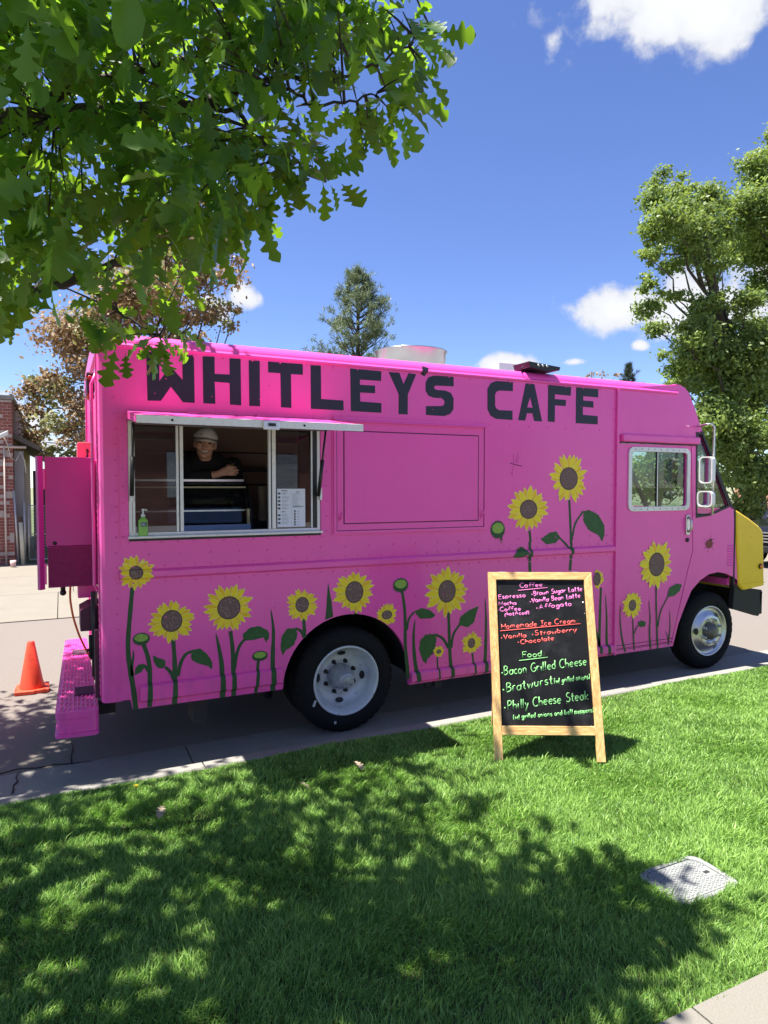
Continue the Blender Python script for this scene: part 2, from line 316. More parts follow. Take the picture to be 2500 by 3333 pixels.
MB().box(-9,BX-.012,BY+.012,24,0,3.96).build('wall',[btex],bb)
mb=MB().box(-2.35,BX-.011,BY+.006,BY+.03,0,3.95); mb.build('mortar_face',mortar,bb)
bm_=MB().box(-.1,.1,-.05,.0,0,.066).mesh('brick'); bm_.materials.append(brickm)
bh=MB().box(-.049,.049,-.05,.0,0,.066).mesh('brick_half'); bh.materials.append(brickm)
for r in range(51):
    z=.01+.0765*r; x=BX
    if r%2: 
        o=link('brick',bh,brickm,bb); o.location=(x-.05,BY+.004+random.uniform(-.004,.004)+.05,z); x-=.108
    for k in range(5):
        o=link('brick',bm_,brickm,bb); o.location=(x-.1,BY+.054+random.uniform(-.004,.004),z); x-=.21
MB().box(-9,BX+.03,BY-.04,24,3.965,4.06).build('coping',conc,bb)
mb=MB(); mb.tube([(-1.42,BY-.06,0),(-1.42,BY-.06,2.83)],.022,8); mb.tube([(-1.9,BY-.05,2.83),(-.95,BY-.05,2.83)],.03,8); mb.build('conduit',M('conduit_paint',(.55,.45,.38),rough=.5),bb)
mb=MB(); mb.tube([P(8,1418,BY-.2),P(22,1440,BY-.15),P(35,1490,BY-.1),P(52,1500,BY-.1),P(66,1470,BY-.1),P(80,1500,BY),P(85,1540,BY)],.012,5); mb.build('cable',M('cable_white',(.5,.47,.42)),bb)
a=P(-8,1424,BY-.35); b_=P(27,1408,BY-.35); mb=MB(); mb.obox((a+b_)/2,(b_-a)/2,(0,.09,0),(0,0,.05)); mb.build('floodlight',M('lamp_white',(.72,.72,.68)),bb,bevel=.015)
# downspout + eave along the alley
eave=M('eave_dark',(.10,.085,.07),rough=.9,var=.2)
mb=MB(); mb.box(BX+.01,BX+.21,BY+.25,BY+.40,1.15,2.75); mb.build('downspout',M('downspout_grey',(.23,.22,.22),rough=.6),bb)
mb=MB(); mb.add([(BX,BY+.1,3.05),(BX+.55,BY+.1,2.78),(BX+.55,24,2.78),(BX,24,3.05),(BX,BY+.1,3.17),(BX+.58,BY+.1,2.88),(BX+.58,24,2.88),(BX,24,3.17)],[(0,1,2,3),(4,7,6,5),(0,4,5,1),(1,5,6,2),(2,6,7,3),(3,7,4,0)]); mb.build('eave',eave,bb)
# dark box added across the alley, standing in for its shade
sh=MB().box(-.95,2.9,17.5,19,0,2.35).build('alley_shade_box',M('alley_shade_dark',(.05,.05,.045),rough=.9)); tag(sh,'dark low box added behind the chain link gate in place of alley shade','dark box')
# chain-link gate
gp=M('galvanised',(.50,.49,.46),rough=.5,metal=.6)
gt=empty('chain_link_gate',(-.4,BY+.1,0),'grey chain link gate beside the brick building','gate')
gx0=-1.0; gx1=.35; gy=BY+.08
mb=MB(); mb.tube([(gx0-.03,gy,0),(gx0-.03,gy,1.52)],.028,8); mb.build('gate_post',gp,gt)
mb=MB(); mb.tube([(gx0+.06,gy,.1),(gx0+.06,gy,1.42),(gx1,gy,1.42),(gx1,gy,.1),(gx0+.06,gy,.1)],.02,6); mb.tube([(gx0+.06,gy,.72),(gx1,gy,.72)],.014,6); mb.build('gate_frame',gp,gt)
mb=MB(); s_=.075
k=gx0+.06-1.32
while k<gx1:
    for sg in (1,-1):
        p=[]
        for zz in (.1,1.42):
            xx=k+(zz-.1) if sg>0 else k+1.32-(zz-.1)
            p.append((xx,zz))
        (xa,za),(xb,zb)=p
        lo,hi=gx0+.06,gx1
        t0,t1=0.,1.
        dx=xb-xa
        ta,tb=sorted(((lo-xa)/dx,(hi-xa)/dx)); t0=max(t0,ta); t1=min(t1,tb)
        if t1-t0>.01: mb.tube([(xa+dx*t0,gy+.004*sg,za+(zb-za)*t0),(xa+dx*t1,gy+.004*sg,za+(zb-za)*t1)],.0035,3,cap=False)
    k+=s_
o=mb.build('chain_mesh',gp,gt,fix=False); tag(o,kind='stuff')
mb=MB(); mb.tube([(BX+.07,BY-.02,0),(BX+.0,BY-.03,1.8)],.022,8); o=mb.build('metal_pole',gp); tag(o,'thin grey metal pole leaning on the brick corner','pole')
mb=MB(); mb.tube([(BX+.17,BY-.08,0),(BX+.13,BY-.02,1.02)],.045,10); o=mb.build('cream_pipe',M('cream_plastic',(.60,.55,.38),rough=.5)); tag(o,'short cream plastic pipe standing by the gate','pipe')
mb=MB(); mb.lathe([(.001,0),(.05,0),(.065,.17),(.06,.17),(.046,.01)],G(43,1848),(0,0,1),16); o=mb.build('paper_cup',M('cup_paint',(.66,.42,.38))); tag(o,'pale pink cup on the ground at the brick corner','cup')

# ---- far brick house at the right, beyond the big tree
fb=empty('far_brick_house',(40,22,0),'orange brick house far behind the parked black car','house')
MB().box(44,70,20,28,0,3.2).build('wall',brickTex('brick_orange',(.45,.17,.09),(.5,.21,.12),(.5,.4,.32)),fb)
MB().box(43.7,70.3,19.7,28.3,3.2,3.45).build('roof',M('shingles',(.09,.08,.075),rough=.95,var=.2,scale=20),fb)
for yy in (21.2,23.6,26): 
    wn=MB().box(43.97,44.02,yy,yy+1.1,1.2,2.8).build('window',M('window_white%d'%yy,(.7,.7,.68)),fb); MB().box(43.95,43.968,yy+.08,yy+1.02,1.28,2.72).build('pane',black,wn)
# ---- brick school building behind the photographer (seen only as reflections in the glass)
rb=empty('brick_hall',(4,-26,0),'long red brick hall across the lawn, mirrored in the truck windows','building')
MB().box(-14,24,-34,-26,0,5.2).build('wall',btex,rb)
MB().box(-14.3,24.3,-34.3,-25.7,5.2,5.5).build('roof',conc,rb)
wm=M('hall_window',(.55,.6,.65),rough=.15,metal=.3)
for k in range(9): MB().box(-12+4*k,-10+4*k,-25.99,-25.95,1.4,3.4).build('window',wm,rb)

# ================================================================== TREES
def leaf_cards(C_,n_each,rad,size,squash=1.,droop=.0,shell=.55):
    """many small folded leaf faces spread through clumps; returns V,F,tint"""
    Vs=[];T=[]
    for (c,r,n) in zip(C_,rad,n_each):
        d=rng.normal(size=(n,3)); d/=np.linalg.norm(d,axis=1)[:,None]
        rr=rng.random(n)**(shell); r=np.asarray(r,float)
        rr=np.where(rng.random(n)<.42,rr*rng.uniform(1.,2.0,n),rr); p=c+d*rr[:,None]*r*np.array([1,1,squash])
        nrm=d*.7+rng.normal(size=(n,3))*.6+np.array([0,0,.45]); nrm/=np.linalg.norm(nrm,axis=1)[:,None]
        t=np.cross(nrm,rng.normal(size=(n,3))); t/=np.linalg.norm(t,axis=1)[:,None]; b=np.cross(nrm,t)
        s=size*(.5+.95*rng.random(n))[:,None]
        q=np.stack([p-t*s,p+b*s*.55-nrm*s*.15,p+t*s-nrm*s*.3,p-b*s*.55-nrm*s*.15],1)
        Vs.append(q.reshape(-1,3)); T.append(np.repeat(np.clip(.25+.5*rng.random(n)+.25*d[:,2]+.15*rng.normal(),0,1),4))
    V=np.concatenate(Vs); F=np.arange(len(V)).reshape(-1,4); return V,F,np.concatenate(T)
def limb(mb,a,b,r0,r1,n=7,wob=.06,k=6):
    a=np.array(a,float);b=np.array(b,float);Ln=np.linalg.norm(b-a); pts=[]
    for i in range(k):
        t=i/(k-1); pts.append(a+(b-a)*t+rng.normal(size=3)*wob*Ln*math.sin(PI*t)*.5)
    mb.tube(pts,[r0+(r1-r0)*i/(k-1) for i in range(k)],n); return pts
def px_tree(name,label,base,lobes,dep,leafmat,size,dens,trunk_r,top,limbs=True,group=None,jit=1.6,origin=(0,0),sc=1.,mats2=None,spr=1.):
    base=np.array(base,float); root=empty(name,tuple(base),label,'tree',group)
    C_=[];R_=[];n_=[];C2=[];R2=[];n2=[]
    mb=MB(); tp=np.array(top,float)
    tr=limb(mb,base-np.array([0,0,.2]),tp,trunk_r,trunk_r*.25,10,.03,9); mbl=MB()
    for (x,y,rx,ry,*ex) in lobes:
        X=origin[0]+x*sc; Y=origin[1]+y*sc; d=dep+random.uniform(-jit,jit); c=DP(X,Y,d)
        m=d/FPX*sc; k=max(2,int(rx*ry/ (55*55)*1.0/ (sc if sc<1 else 1)*sc)+2)
        # each lobe is broken into several uneven clumps
        for q in range(k+2):
            a=random.uniform(0,2*PI); rr=random.random()**.5
            off=RT*math.cos(a)*rr*rx*m*.8+UP*math.sin(a)*rr*ry*m*.8+FW*random.uniform(-.7,.7)*rx*m
            r=random.uniform(.38,.72)*min(rx,ry)*m+.05
            tgt=(C2,R2,n2) if (mats2 and random.random()<mats2[1]) else (C_,R_,n_)
            tgt[0].append(c+off); tgt[1].append(np.array([r*1.25,r*1.25,r*.8])); tgt[2].append(max(6,int(dens*r*r/(size*size))))
        if limbs:
            j=min(range(len(tr)),key=lambda i:np.linalg.norm(tr[i]-(c-np.array([0,0,1.2]))))
            limb(mbl,tr[max(0,j-1)],c,trunk_r*.17,.012,5,.12,6)
    mb.build('trunk',bark,root); 
    if limbs: mbl.build('limb',bark,root)
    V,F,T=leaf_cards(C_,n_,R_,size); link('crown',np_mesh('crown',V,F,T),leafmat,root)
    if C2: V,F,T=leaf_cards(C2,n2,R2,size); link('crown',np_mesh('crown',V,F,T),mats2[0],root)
    return root
# big green shade tree on the right (photo region 1950,400 at .5424)
L1=[(440,330,120,70),(600,430,190,80),(380,470,110,80),(540,600,240,110),(310,690,90,45),(290,800,70,45),(420,800,170,70),(290,960,60,55),(320,1100,70,70),(330,1240,60,60),(430,1030,90,50),(700,640,130,120),(640,1080,130,80),(560,700,150,100),(760,1150,150,90),(740,1270,210,110),(500,1390,140,80),(820,1450,190,150),(600,1530,180,110),(440,1480,110,60),(900,1650,150,180),(720,1680,120,140),(850,1900,150,180),(960,2120,130,150),(770,2080,90,110),(760,1820,90,110),(680,820,120,60),(860,2330,120,90),(700,2240,80,60),(450,600,150,110),(640,520,150,80),(560,780,190,80),(740,900,110,50),(880,1100,120,90),(620,1200,130,70),(560,1300,110,70),(700,1400,150,110),(950,1300,120,150),(520,1600,120,70),(640,1750,110,110),(380,560,90,80),(480,400,110,60)]
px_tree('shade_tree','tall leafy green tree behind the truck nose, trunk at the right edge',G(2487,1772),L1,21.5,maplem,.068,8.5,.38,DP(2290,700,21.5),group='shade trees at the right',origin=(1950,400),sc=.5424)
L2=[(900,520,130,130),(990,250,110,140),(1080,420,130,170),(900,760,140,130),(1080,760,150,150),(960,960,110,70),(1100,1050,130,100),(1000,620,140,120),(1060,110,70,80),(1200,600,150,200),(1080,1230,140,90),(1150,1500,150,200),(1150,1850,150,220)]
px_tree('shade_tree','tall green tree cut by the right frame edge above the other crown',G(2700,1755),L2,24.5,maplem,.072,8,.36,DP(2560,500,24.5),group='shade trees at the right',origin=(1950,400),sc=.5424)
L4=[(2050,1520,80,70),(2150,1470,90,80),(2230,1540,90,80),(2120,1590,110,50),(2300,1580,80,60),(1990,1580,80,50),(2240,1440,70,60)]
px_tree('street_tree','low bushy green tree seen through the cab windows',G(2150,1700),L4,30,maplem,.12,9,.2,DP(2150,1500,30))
# reddish brown crabapple behind the rear of the truck
L3=[(90,1270,70,40),(200,1240,120,60),(170,1330,100,50),(260,1380,100,70),(150,1440,70,35),(270,1450,110,50),(330,1250,90,70),(380,1330,90,80),(330,1440,90,60),(560,870,140,80),(690,900,90,70),(760,830,50,35),(640,1010,120,60),(720,1060,80,30),(770,1005,45,16),(450,1000,160,120),(300,1080,160,110),(560,780,120,70),(400,1180,150,70),(560,1090,130,45),(700,790,50,30),(620,700,70,50),(240,1480,90,25),(100,1390,50,30),(480,1250,120,80),(480,1420,120,90)]
px_tree('crabapple_tree','bronze leaved crabapple tree behind the rear of the truck',(5.1,14.6,0),L3,17.5,crabm,.06,6.5,.2,DP(470,1050,17.5),jit=1.3,mats2=(crabg,.35))
# small tree tops far behind the roof line
def conifer(name,label,tip,base_y,half,mat,dep,n,rows_=26,nl=14,size=.14,group=None,flat=.0,seed=3,nb_=5,u0=.35):
    rd=random.Random(seed); t=DP(*tip,dep); b=DP(tip[0],base_y,dep); root=empty(name,(t[0],t[1],0),label,'tree',group)
    mb=MB(); mb.tube([(t[0],t[1],-.1),(t[0],t[1],t[2]*.5),tuple(t)],[.22,.14,.012],8); mb.build('trunk',bark,root)
    br=MB(); C_=[];R_=[];n_=[]; Hh=t[2]-b[2]
    for i in range(rows_):
        f=(i+.5)/rows_; z=t[2]-Hh*f; ln=half*dep/FPX*(f**.75)*rd.uniform(.75,1.15)
        for k in range(nb_):
            a=rd.uniform(0,2*PI); l2=ln*rd.uniform(.55,1.1); up=l2*rd.uniform(.35,.85)
            tipb=np.array([t[0]+math.cos(a)*l2,t[1]+math.sin(a)*l2,z+up*.9])
            br.tube([(t[0],t[1],z-.15),tuple((np.array([t[0],t[1],z-.1])+tipb)/2+np.array([0,0,-.08*l2])),tuple(tipb)],[.03,.018,.006],4)
            for q in range(nl):
                u=rd.uniform(u0,1.02); c=np.array([t[0],t[1],z-.1])*(1-u)+tipb*u+np.array([rd.gauss(0,.07),rd.gauss(0,.07),rd.gauss(0,.05)])*(1+l2*.3)
                C_.append(c); R_.append(np.array([.10,.10,.13])*rd.uniform(.7,1.3)); n_.append(n)
    br.build('branches',bark,root)
    # needle tufts
    Vs=[];T=[]
    for c,r,m in zip(C_,R_,n_):
        d=rng.normal(size=(m,3))+np.array([0,0,.9]); d/=np.linalg.norm(d,axis=1)[:,None]
        s=np.cross(d,rng.normal(size=(m,3))); s/=np.linalg.norm(s,axis=1)[:,None]
        p=c+rng.normal(size=(m,3))*r*.4; e=p+d*size*(.6+.8*rng.random(m))[:,None]
        Vs.append(np.stack([p-s*.012,p+s*.012,e],1).reshape(-1,3)); T.append(np.repeat(np.clip(rng.random(m)*.8+.1*rng.normal(),0,1),3))
    V=np.concatenate(Vs); link('needles',np_mesh('needles',V,np.arange(len(V)).reshape(-1,3),np.concatenate(T)),mat,root); return root
conifer('pine_tree','open crowned pine tree rising behind the truck roof',(1165,885),1235,212,pinem,24,20,rows_=19,nl=9,nb_=5,u0=.5,size=.15)
dk=leafM('spruce_needles',(.03,.045,.03),(.07,.09,.05),(.05,.07,.03),.1,.7)
conifer('spruce_tree','small dark spruce top just above the cab roof',(2046,1186),1330,60,dk,60,16,rows_=14,nl=8,size=.3,seed=5)
px_tree('bare_tree','thin far treetop left of the dark spruce top',(*DP(1920,1300,62)[:2],0),[(1905,1222,22,10),(1935,1215,28,14),(1960,1225,25,10),(2010,1222,12,12)],62,crabm,.14,.7,.15,DP(1925,1210,62),jit=.5)

# ------------------------------------------------------------------ oak overhead (near, left)
K=2500/1659.
def inpoly(x,y,poly):
    c=False; n=len(poly)
    for i in range(n):
        x1,y1=poly[i]; x2,y2=poly[(i+1)%n]
        if (y1>y)!=(y2>y) and x<(x2-x1)*(y-y1)/(y2-y1)+x1: c=not c
    return c
MASS=[(-60,-60),(850,-60),(760,20),(700,55),(610,110),(545,170),(520,205),(560,250),(575,320),(520,360),(520,400),(505,450),(455,520),(430,590),(395,610),(365,660),(320,690),(260,705),(200,705),(140,700),(95,640),(60,660),(0,690),(-60,710)]
MASS=[(x*K,y*K) for x,y in MASS]
SPRAYS=[(660,60),(700,90),(715,130),(690,30),(760,10),(800,25),(840,35),(880,60),(895,90),(912,130),(895,110),(850,195),(835,230),(795,265),(770,215),(690,225),(640,230),(600,250),(565,225),(620,330),(655,345),(690,370),(640,380),(580,330),(555,380),(545,430),(500,440),(600,300),(610,150),(660,150),(365,690),(330,720),(250,730),(348,738),(310,742),(725,60),(640,20),(580,70),(590,390),(560,130),(600,100),(630,110),(720,110),(740,40),(820,10),(870,25),(885,55),(905,100),(908,150),(860,170),(840,210),(800,240),(780,280),(740,230),(670,190),(540,300),(560,345),(530,330),(480,400),(520,270),(700,390),(620,360),(545,465)]
oroot=empty('oak_tree',(-3.3,-1.4,LZ),'broad oak tree overhanging from the left with lobed leaves','tree')
br=MB(); BP=[]
def branch(pts,r0,r1,n=7):
    P_=[np.array(p,float) for p in pts]; fine=[]
    for i in range(len(P_)-1):
        for q in range(5): fine.append(P_[i]+(P_[i+1]-P_[i])*q/5+rng.normal(size=3)*.006)
    fine.append(P_[-1]); m=len(fine); br.tube(fine,[r0+(r1-r0)*(i/(m-1))**.8 for i in range(m)],n)
    BP.extend(fine); return fine
TK=np.array([-3.3,-1.4,LZ])
branch([TK-np.array([0,0,.2]),TK+np.array([.03,0,1.2]),TK+np.array([.0,.05,2.6]),TK+np.array([.1,.1,4.5]),TK+np.array([.2,0,6.8])],.24,.06,12)
trunk_src=br; o=trunk_src.build('trunk',bark,oroot); br=MB()
Q=lambda x,y,d: DP(x,y,d)
lb1=branch([TK+np.array([.05,0,2.3]),Q(-420,470,2.9),Q(0,398,2.75),Q(323,367,2.7),Q(629,350,2.65),Q(743,315,2.6),Q(822,271,2.55)],.075,.014)
branch([Q(822,271,2.55),Q(900,253,2.55),Q(1005,262,2.5),Q(1084,262,2.5),Q(1206,210,2.5),Q(1330,150,2.5),Q(1400,90,2.5)],.012,.003,5)
branch([Q(822,271,2.55),Q(920,290,2.5),Q(1030,345,2.5),Q(1170,325,2.5),Q(1230,300,2.5)],.01,.003,5)
branch([Q(640,350,2.65),Q(760,360,2.6),Q(830,440,2.6),Q(920,520,2.6),Q(1000,540,2.6),Q(1060,590,2.6)],.012,.003,5)
branch([Q(80,390,2.8),Q(220,290,2.8),Q(440,235,2.75),Q(700,160,2.7),Q(920,95,2.7),Q(1000,-40,2.7),Q(1150,-60,2.7)],.03,.006)
branch([TK+np.array([.0,0,1.9]),Q(-350,1010,3.2),Q(56,969,3.3),Q(236,907,3.4),Q(354,861,3.4),Q(436,846,3.5),Q(600,780,3.7),Q(700,690,3.9)],.05,.006)
branch([Q(236,907,3.4),Q(330,960,3.3),Q(430,1040,3.2),Q(520,1090,3.2)],.014,.003,5)
branch([TK+np.array([.05,0,3.2]),(-2.2,-2.2,3.7),(-1.2,-2.7,4.1),(-.2,-2.9,4.5),(.7,-3.0,4.7)],.07,.01)
branch([TK+np.array([.05,0,3.6]),(-2.4,-2.6,4.4),(-1.6,-3.6,4.6),(-.6,-3.9,4.7),(.4,-3.9,4.8)],.06,.01)
branch([TK+np.array([.08,0,3.9]),(-2.2,-1.2,4.6),(-1.2,-1.6,5.2),(-.1,-1.8,5.6),(.6,-2.2,5.6)],.06,.01)
branch([TK+np.array([.08,0,3.4]),(-2.9,-.2,4.2),(-2.3,.6,4.6),(-1.6,1.1,4.9)],.05,.01)
BPa=np.array(BP)
tw=MB()
# lobed leaf outline (t along midrib, half width)
OUT=[(0,.010),(.10,.015),(.20,.07),(.26,.15),(.30,.14),(.33,.055),(.38,.07),(.47,.22),(.52,.215),(.545,.09),(.60,.11),(.69,.29),(.75,.27),(.775,.13),(.82,.15),(.89,.21),(.94,.15),(.965,.09),(1.0,.0)]
def leaf_arr(curl,fold,simple=False):
    o_=OUT if not simple else [(0,.02),(.25,.15),(.48,.22),(.7,.28),(.9,.2),(1,0)]
    V=[];F=[]; n=len(o_)
    for t,wd in o_:
        z=-curl*t*t
        V+= [(t,0,z),(t,wd,z+fold*wd),(t,-wd,z+fold*wd)]
    for i in range(n-1):
        a=3*i;b=3*i+3
        F+=[(a,b,b+1),(a,b+1,a+1),(a,a+2,b+2),(a,b+2,b)]
    return np.array(V),np.array(F)
variants=[leaf_arr(c,f) for c,f in ((.15,.25),(.35,.1),(.05,.45),(.45,.35))]
simple=leaf_arr(.25,.25,True)
leaves=[]   # (matrix3, pos, scale, variant, tint, inframe size)
def add_spray(c,n,rad,detail,sz=.145):
    c=np.array(c,float); d=BPa-c; j=np.argmin((d**2).sum(1)); bp=BPa[j]
    out_=c-bp; Ln=np.linalg.norm(out_)+1e-6; out_/=Ln
    if detail and Ln<.55: tw.tube([bp,bp+out_*Ln*.5+np.array([0,0,.03*Ln]),c],[.006,.004,.002],4,cap=False)
    for q in range(n):
        a=rng.normal(size=3); a/=np.linalg.norm(a)
        dr_=out_*.55+a*.85+np.array([0,0,-.45]); dr_/=np.linalg.norm(dr_)
        up=np.array([0,0,1.])*.9+rng.normal(size=3)*.55; y_=np.cross(up,dr_); y_/=np.linalg.norm(y_); z_=np.cross(dr_,y_)
        s=sz*rng.uniform(.5,1.2); p=c+a*rad*rng.random()*np.array([1,1,.7])
        x,y,z=proj(p); size=s*FPX/z if z>.2 else 0; inf=(0<x<W and 0<y<H and z>.2)
        leaves.append((np.stack([dr_,y_,z_],1)*s,p,rng.integers(4),np.clip(rng.random()*.9+.05*rng.normal(),0,1),size if inf else 0,detail))
cnt=0
HOLES=[(random.uniform(40,560)*K,random.triangular(60,740,650)*K,random.uniform(22,48)*K,random.uniform(18,36)*K) for _ in range(24)]+[(575*K,110*K,40*K,60*K),(330*K,560*K,60*K,50*K),(430*K,610*K,40*K,50*K),(200*K,640*K,40*K,30*K),(480*K,180*K,30*K,40*K)]
def inhole(x,y): return any(((x-a)/c)**2+((y-b)/d)**2<1 for a,b,c,d in HOLES)
while cnt<255:
    x=random.uniform(-60,900)*K; y=random.uniform(-50,770)*K
    if not inpoly(x,y,MASS) or inhole(x,y): continue
    near=random.random()<.62
    d=random.uniform(2.0,3.0) if near else random.uniform(3.0,4.6)
    if y>900 : d=random.uniform(2.4,3.9)
    p=Q(x,y,d)
    if p[1]>-.35 and p[2]<3.3: continue
    add_spray(p,7,.15,True); cnt+=1
for x,y in SPRAYS:
    d=random.uniform(2.35,2.75) if y<460 else random.uniform(2.8,3.2)
    add_spray(Q(x*K,y*K,d),random.choice((5,6,7)),.11,True,.145)
# leaves whose shade falls on the lawn: canopy above and left of the frame
SHADE=[(-900,2450),(0,2560),(700,2500),(1250,2440),(1480,2470),(1330,2560),(1450,2640),(1600,2700),(1700,2740),(1860,2750),(2040,2760),(2100,2840),(2160,2880),(2330,2860),(2420,2890),(2330,2990),(2230,3060),(2080,3140),(1900,3330),(1900,4200),(-1800,4200)]
LIGHT=[(140,2925,90,60),(250,2870,70,45),(690,2860,60,70),(790,2880,60,40),(1200,2840,110,60),(1330,2700,90,60),(1560,2560,140,60),(1000,2690,60,25),(440,2720,60,25),(700,2670,70,22),(690,3100,100,45),(590,3060,60,40),(180,3190,140,70),(480,3230,90,60),(770,3280,90,50),(1300,3300,80,50),(1500,3010,60,60),(1120,2560,60,18),(1480,3130,70,50),(1280,3150,60,30),(300,2670,90,18),(880,2590,60,14),(940,2960,50,40)]
nsh=0; tries=0
while nsh<930 and tries<60000:
    tries+=1
    px_=random.uniform(-1700,2450); py_=random.choice((random.uniform(2440,3330),random.uniform(2440,4100)))
    if not inpoly(px_,py_,SHADE): continue
    if any(((px_-a)/c)**2+((py_-b)/d)**2<1.9 for a,b,c,d in LIGHT): continue
    g=G(px_,py_,.2); h=random.uniform(2.3,5.6); p=g+np.array([-.295*h,.11*h,h])
    if p[0]<-5.2 or p[1]>2.2 or p[1]<-6.2: continue
    x,y,z=proj(p)
    if z>0 and -110<x<W+110 and y>-110:
        if not inpoly(x,y,MASS) or y>1000 or inhole(x,y) or random.random()<.6: continue
        if z<1.7: continue
    if np.linalg.norm(p-CAM)<1.5: continue
    add_spray(p,7,.17,z>0 and -200<x<W and y>-200); nsh+=1
cnt=0
while cnt<900:       # street side of the crown: dapples on the rear step and road
    g=np.array([random.uniform(-1.6,.25),random.uniform(-.35,1.35),.1])
    if cnt%3==0: g=np.array([random.uniform(-3.5,0),random.uniform(-.6,2.4),.1])
    h=random.uniform(3.0,6.2); p=g+np.array([-.295*h,.11*h,h]); x,y,z=proj(p)
    if -100<x<W and y>-130 and (not inpoly(x,y,MASS) or random.random()<.85): continue
    add_spray(p,7,.2,False); cnt+=1
order=sorted(range(len(leaves)),key=lambda i:-leaves[i][4]); solo=set(i for i in order[:300] if leaves[i][4]>0)
lmes=[]
for k,(V,F) in enumerate(variants):
    for tn in (.15,.5,.85):
        me=np_mesh('leaf',V,F,np.full(len(V),tn)); me.materials.append(oakm); lmes.append(me)
inv=Matrix.Translation(-Vector(oroot.location))
Vs=[];Fs=[];Ts=[];nb=0
for i,(m3,p,vr,tn,sz,det) in enumerate(leaves):
    if i in solo:
        me=lmes[vr*3+min(2,int(tn*3))]; o=bpy.data.objects.new('leaf',me); col.objects.link(o); o.parent=oroot; o.matrix_parent_inverse=inv
        o.matrix_basis=Matrix([[*m3[0],p[0]],[*m3[1],p[1]],[*m3[2],p[2]],[0,0,0,1]])
    else:
        V,F=variants[vr] if det else simple
        Vs.append(V@m3.T+p); Fs.append(F+nb); Ts.append(np.full(len(V),tn)); nb+=len(V)
o=link('foliage',np_mesh('foliage',np.concatenate(Vs),np.concatenate(Fs),np.concatenate(Ts)),oakm,oroot); tag(o,kind='stuff')
br.build('branches',barkd,oroot); tag(tw.build('twigs',barkd,oroot,fix=False),kind='stuff')

# ------------------------------------------------------------------ grass
COV=(2.075,2.43,-2.735,-2.485)
def grass():
    n=1150000; x=rng.uniform(-2.2,8.5,n); y=-.475-rng.random(n)*2.68
    v=np.stack([x,y,np.full(n,.18)],1)-CAM; z=v@FW; px_=W/2+FPX*(v@RT)/z; dist=np.linalg.norm(v,axis=1)
    keep=(z>.5)&(px_>-900)&(px_<3300)
    # thin out with distance, and bare patches near the kerb
    pr=np.clip(3.2/dist,.3,1.); keep&=rng.random(n)<pr
    pat=np.sin(x*2.3+1.3*np.sin(y*3.1))*np.sin(y*2.9+1.1*np.sin(x*1.7)); keep&=rng.random(n)<(.62+.38*np.clip(pat+.6,0,1))
    wob=.012*np.sin(x*23+y*17)+.01*np.sin(y*31); keep&=~((x>COV[0]-.004+wob)&(x<COV[1]+.006+wob)&(y>COV[2]+.0+wob)&(y<COV[3]+.008+wob))
    x=x[keep];y=y[keep];dist=dist[keep];pat=pat[keep];n=len(x)
    zb=lawnz(x,y)-.004
    big=np.sin(x*1.1+2)*np.cos(y*1.9+x*.6)
    tuft=np.sin(x*11+3*np.sin(y*7))*np.sin(y*12+2*np.sin(x*9))
    h=(.022+.026*rng.random(n)**1.5+.009*tuft+.006*big)*(.4+.6*np.clip((-.46-y)/.16,0,1))*np.where(rng.random(n)<.04,1.55,1.); wd=(.0013+.0009*rng.random(n))*np.clip(dist/3.,.9,1.9)
    edge=np.clip((-.475-y)/.05,0,1)
    a=rng.random(n)*2*PI; lean=.25+.75*rng.random(n); la=np.sin(x*6+y*3)*1.2+np.sin(y*8)*1.1+rng.normal(size=n)*1.3
    lx=np.cos(la)*lean*h; ly=np.sin(la)*lean*h
    sx=np.cos(a)*wd; sy=np.sin(a)*wd
    B=np.stack([x,y,zb],1); S=np.stack([sx,sy,np.zeros(n)],1); Lq=np.stack([lx,ly,np.zeros(n)],1); Z=np.stack([np.zeros(n),np.zeros(n),h],1)
    M1=B+Z*.55+Lq*.28; Tp=B+Z*(1-.25*lean[:,None]**2)+Lq*.95
    V=np.stack([B-S,B+S,M1+S*.85,M1-S*.85,Tp],1).reshape(-1,3)
    i=np.arange(n)*5
    F=np.concatenate([np.stack([i,i+1,i+2],1),np.stack([i,i+2,i+3],1),np.stack([i+3,i+2,i+4],1)])
    fine=np.sin(x*70+2*np.sin(y*50))*np.sin(y*62+2*np.sin(x*47)); t=np.clip(.5+.32*rng.normal(size=n)+.1*big+.1*tuft+.16*fine,0,1); dryb=rng.random(n)<.012; t=np.where(rng.random(n)<.05,1.,t)
    o=link('grass',np_mesh('grass',V,F,np.repeat(t,5)),grassm); tag(o,'short green lawn grass with dappled tree shade','grass',kind='stuff'); return n
print('grass blades',grass(),'leaves',len(leaves))

# utility cover in the lawn
uc=empty('utility_cover',(2.25,-2.61,LZ),'pale grey concrete utility box lid set in the lawn','utility lid')
cvm=M('cover_concrete',(.235,.242,.232),rough=.85,var=.1,scale=14,bump=.3,bscale=150,c2=(.24,.24,.225),c2lo=.55,c2hi=.8,c2scale=9)
x0,x1,y0,y1=COV; cz=.157
def rrect(x0,x1,y0,y1,r,n=5):
    L_=[]
    for (cx,cy,a0) in ((x1-r,y1-r,0),(x0+r,y1-r,90),(x0+r,y0+r,180),(x1-r,y0+r,270)):
        for k in range(n+1): a=math.radians(a0+90*k/n); L_.append((cx+r*math.cos(a),cy+r*math.sin(a)))
    return L_
o=MB().prism([rrect(x0-.01,x1+.01,y0-.008,y1+.008,.06),rrect(x0+.016,x1-.016,y0+.014,y1-.014,.05)],lambda u,v,w_:(u,v,w_),.02,cz).build('rim',cvm,uc,bevel=.003)
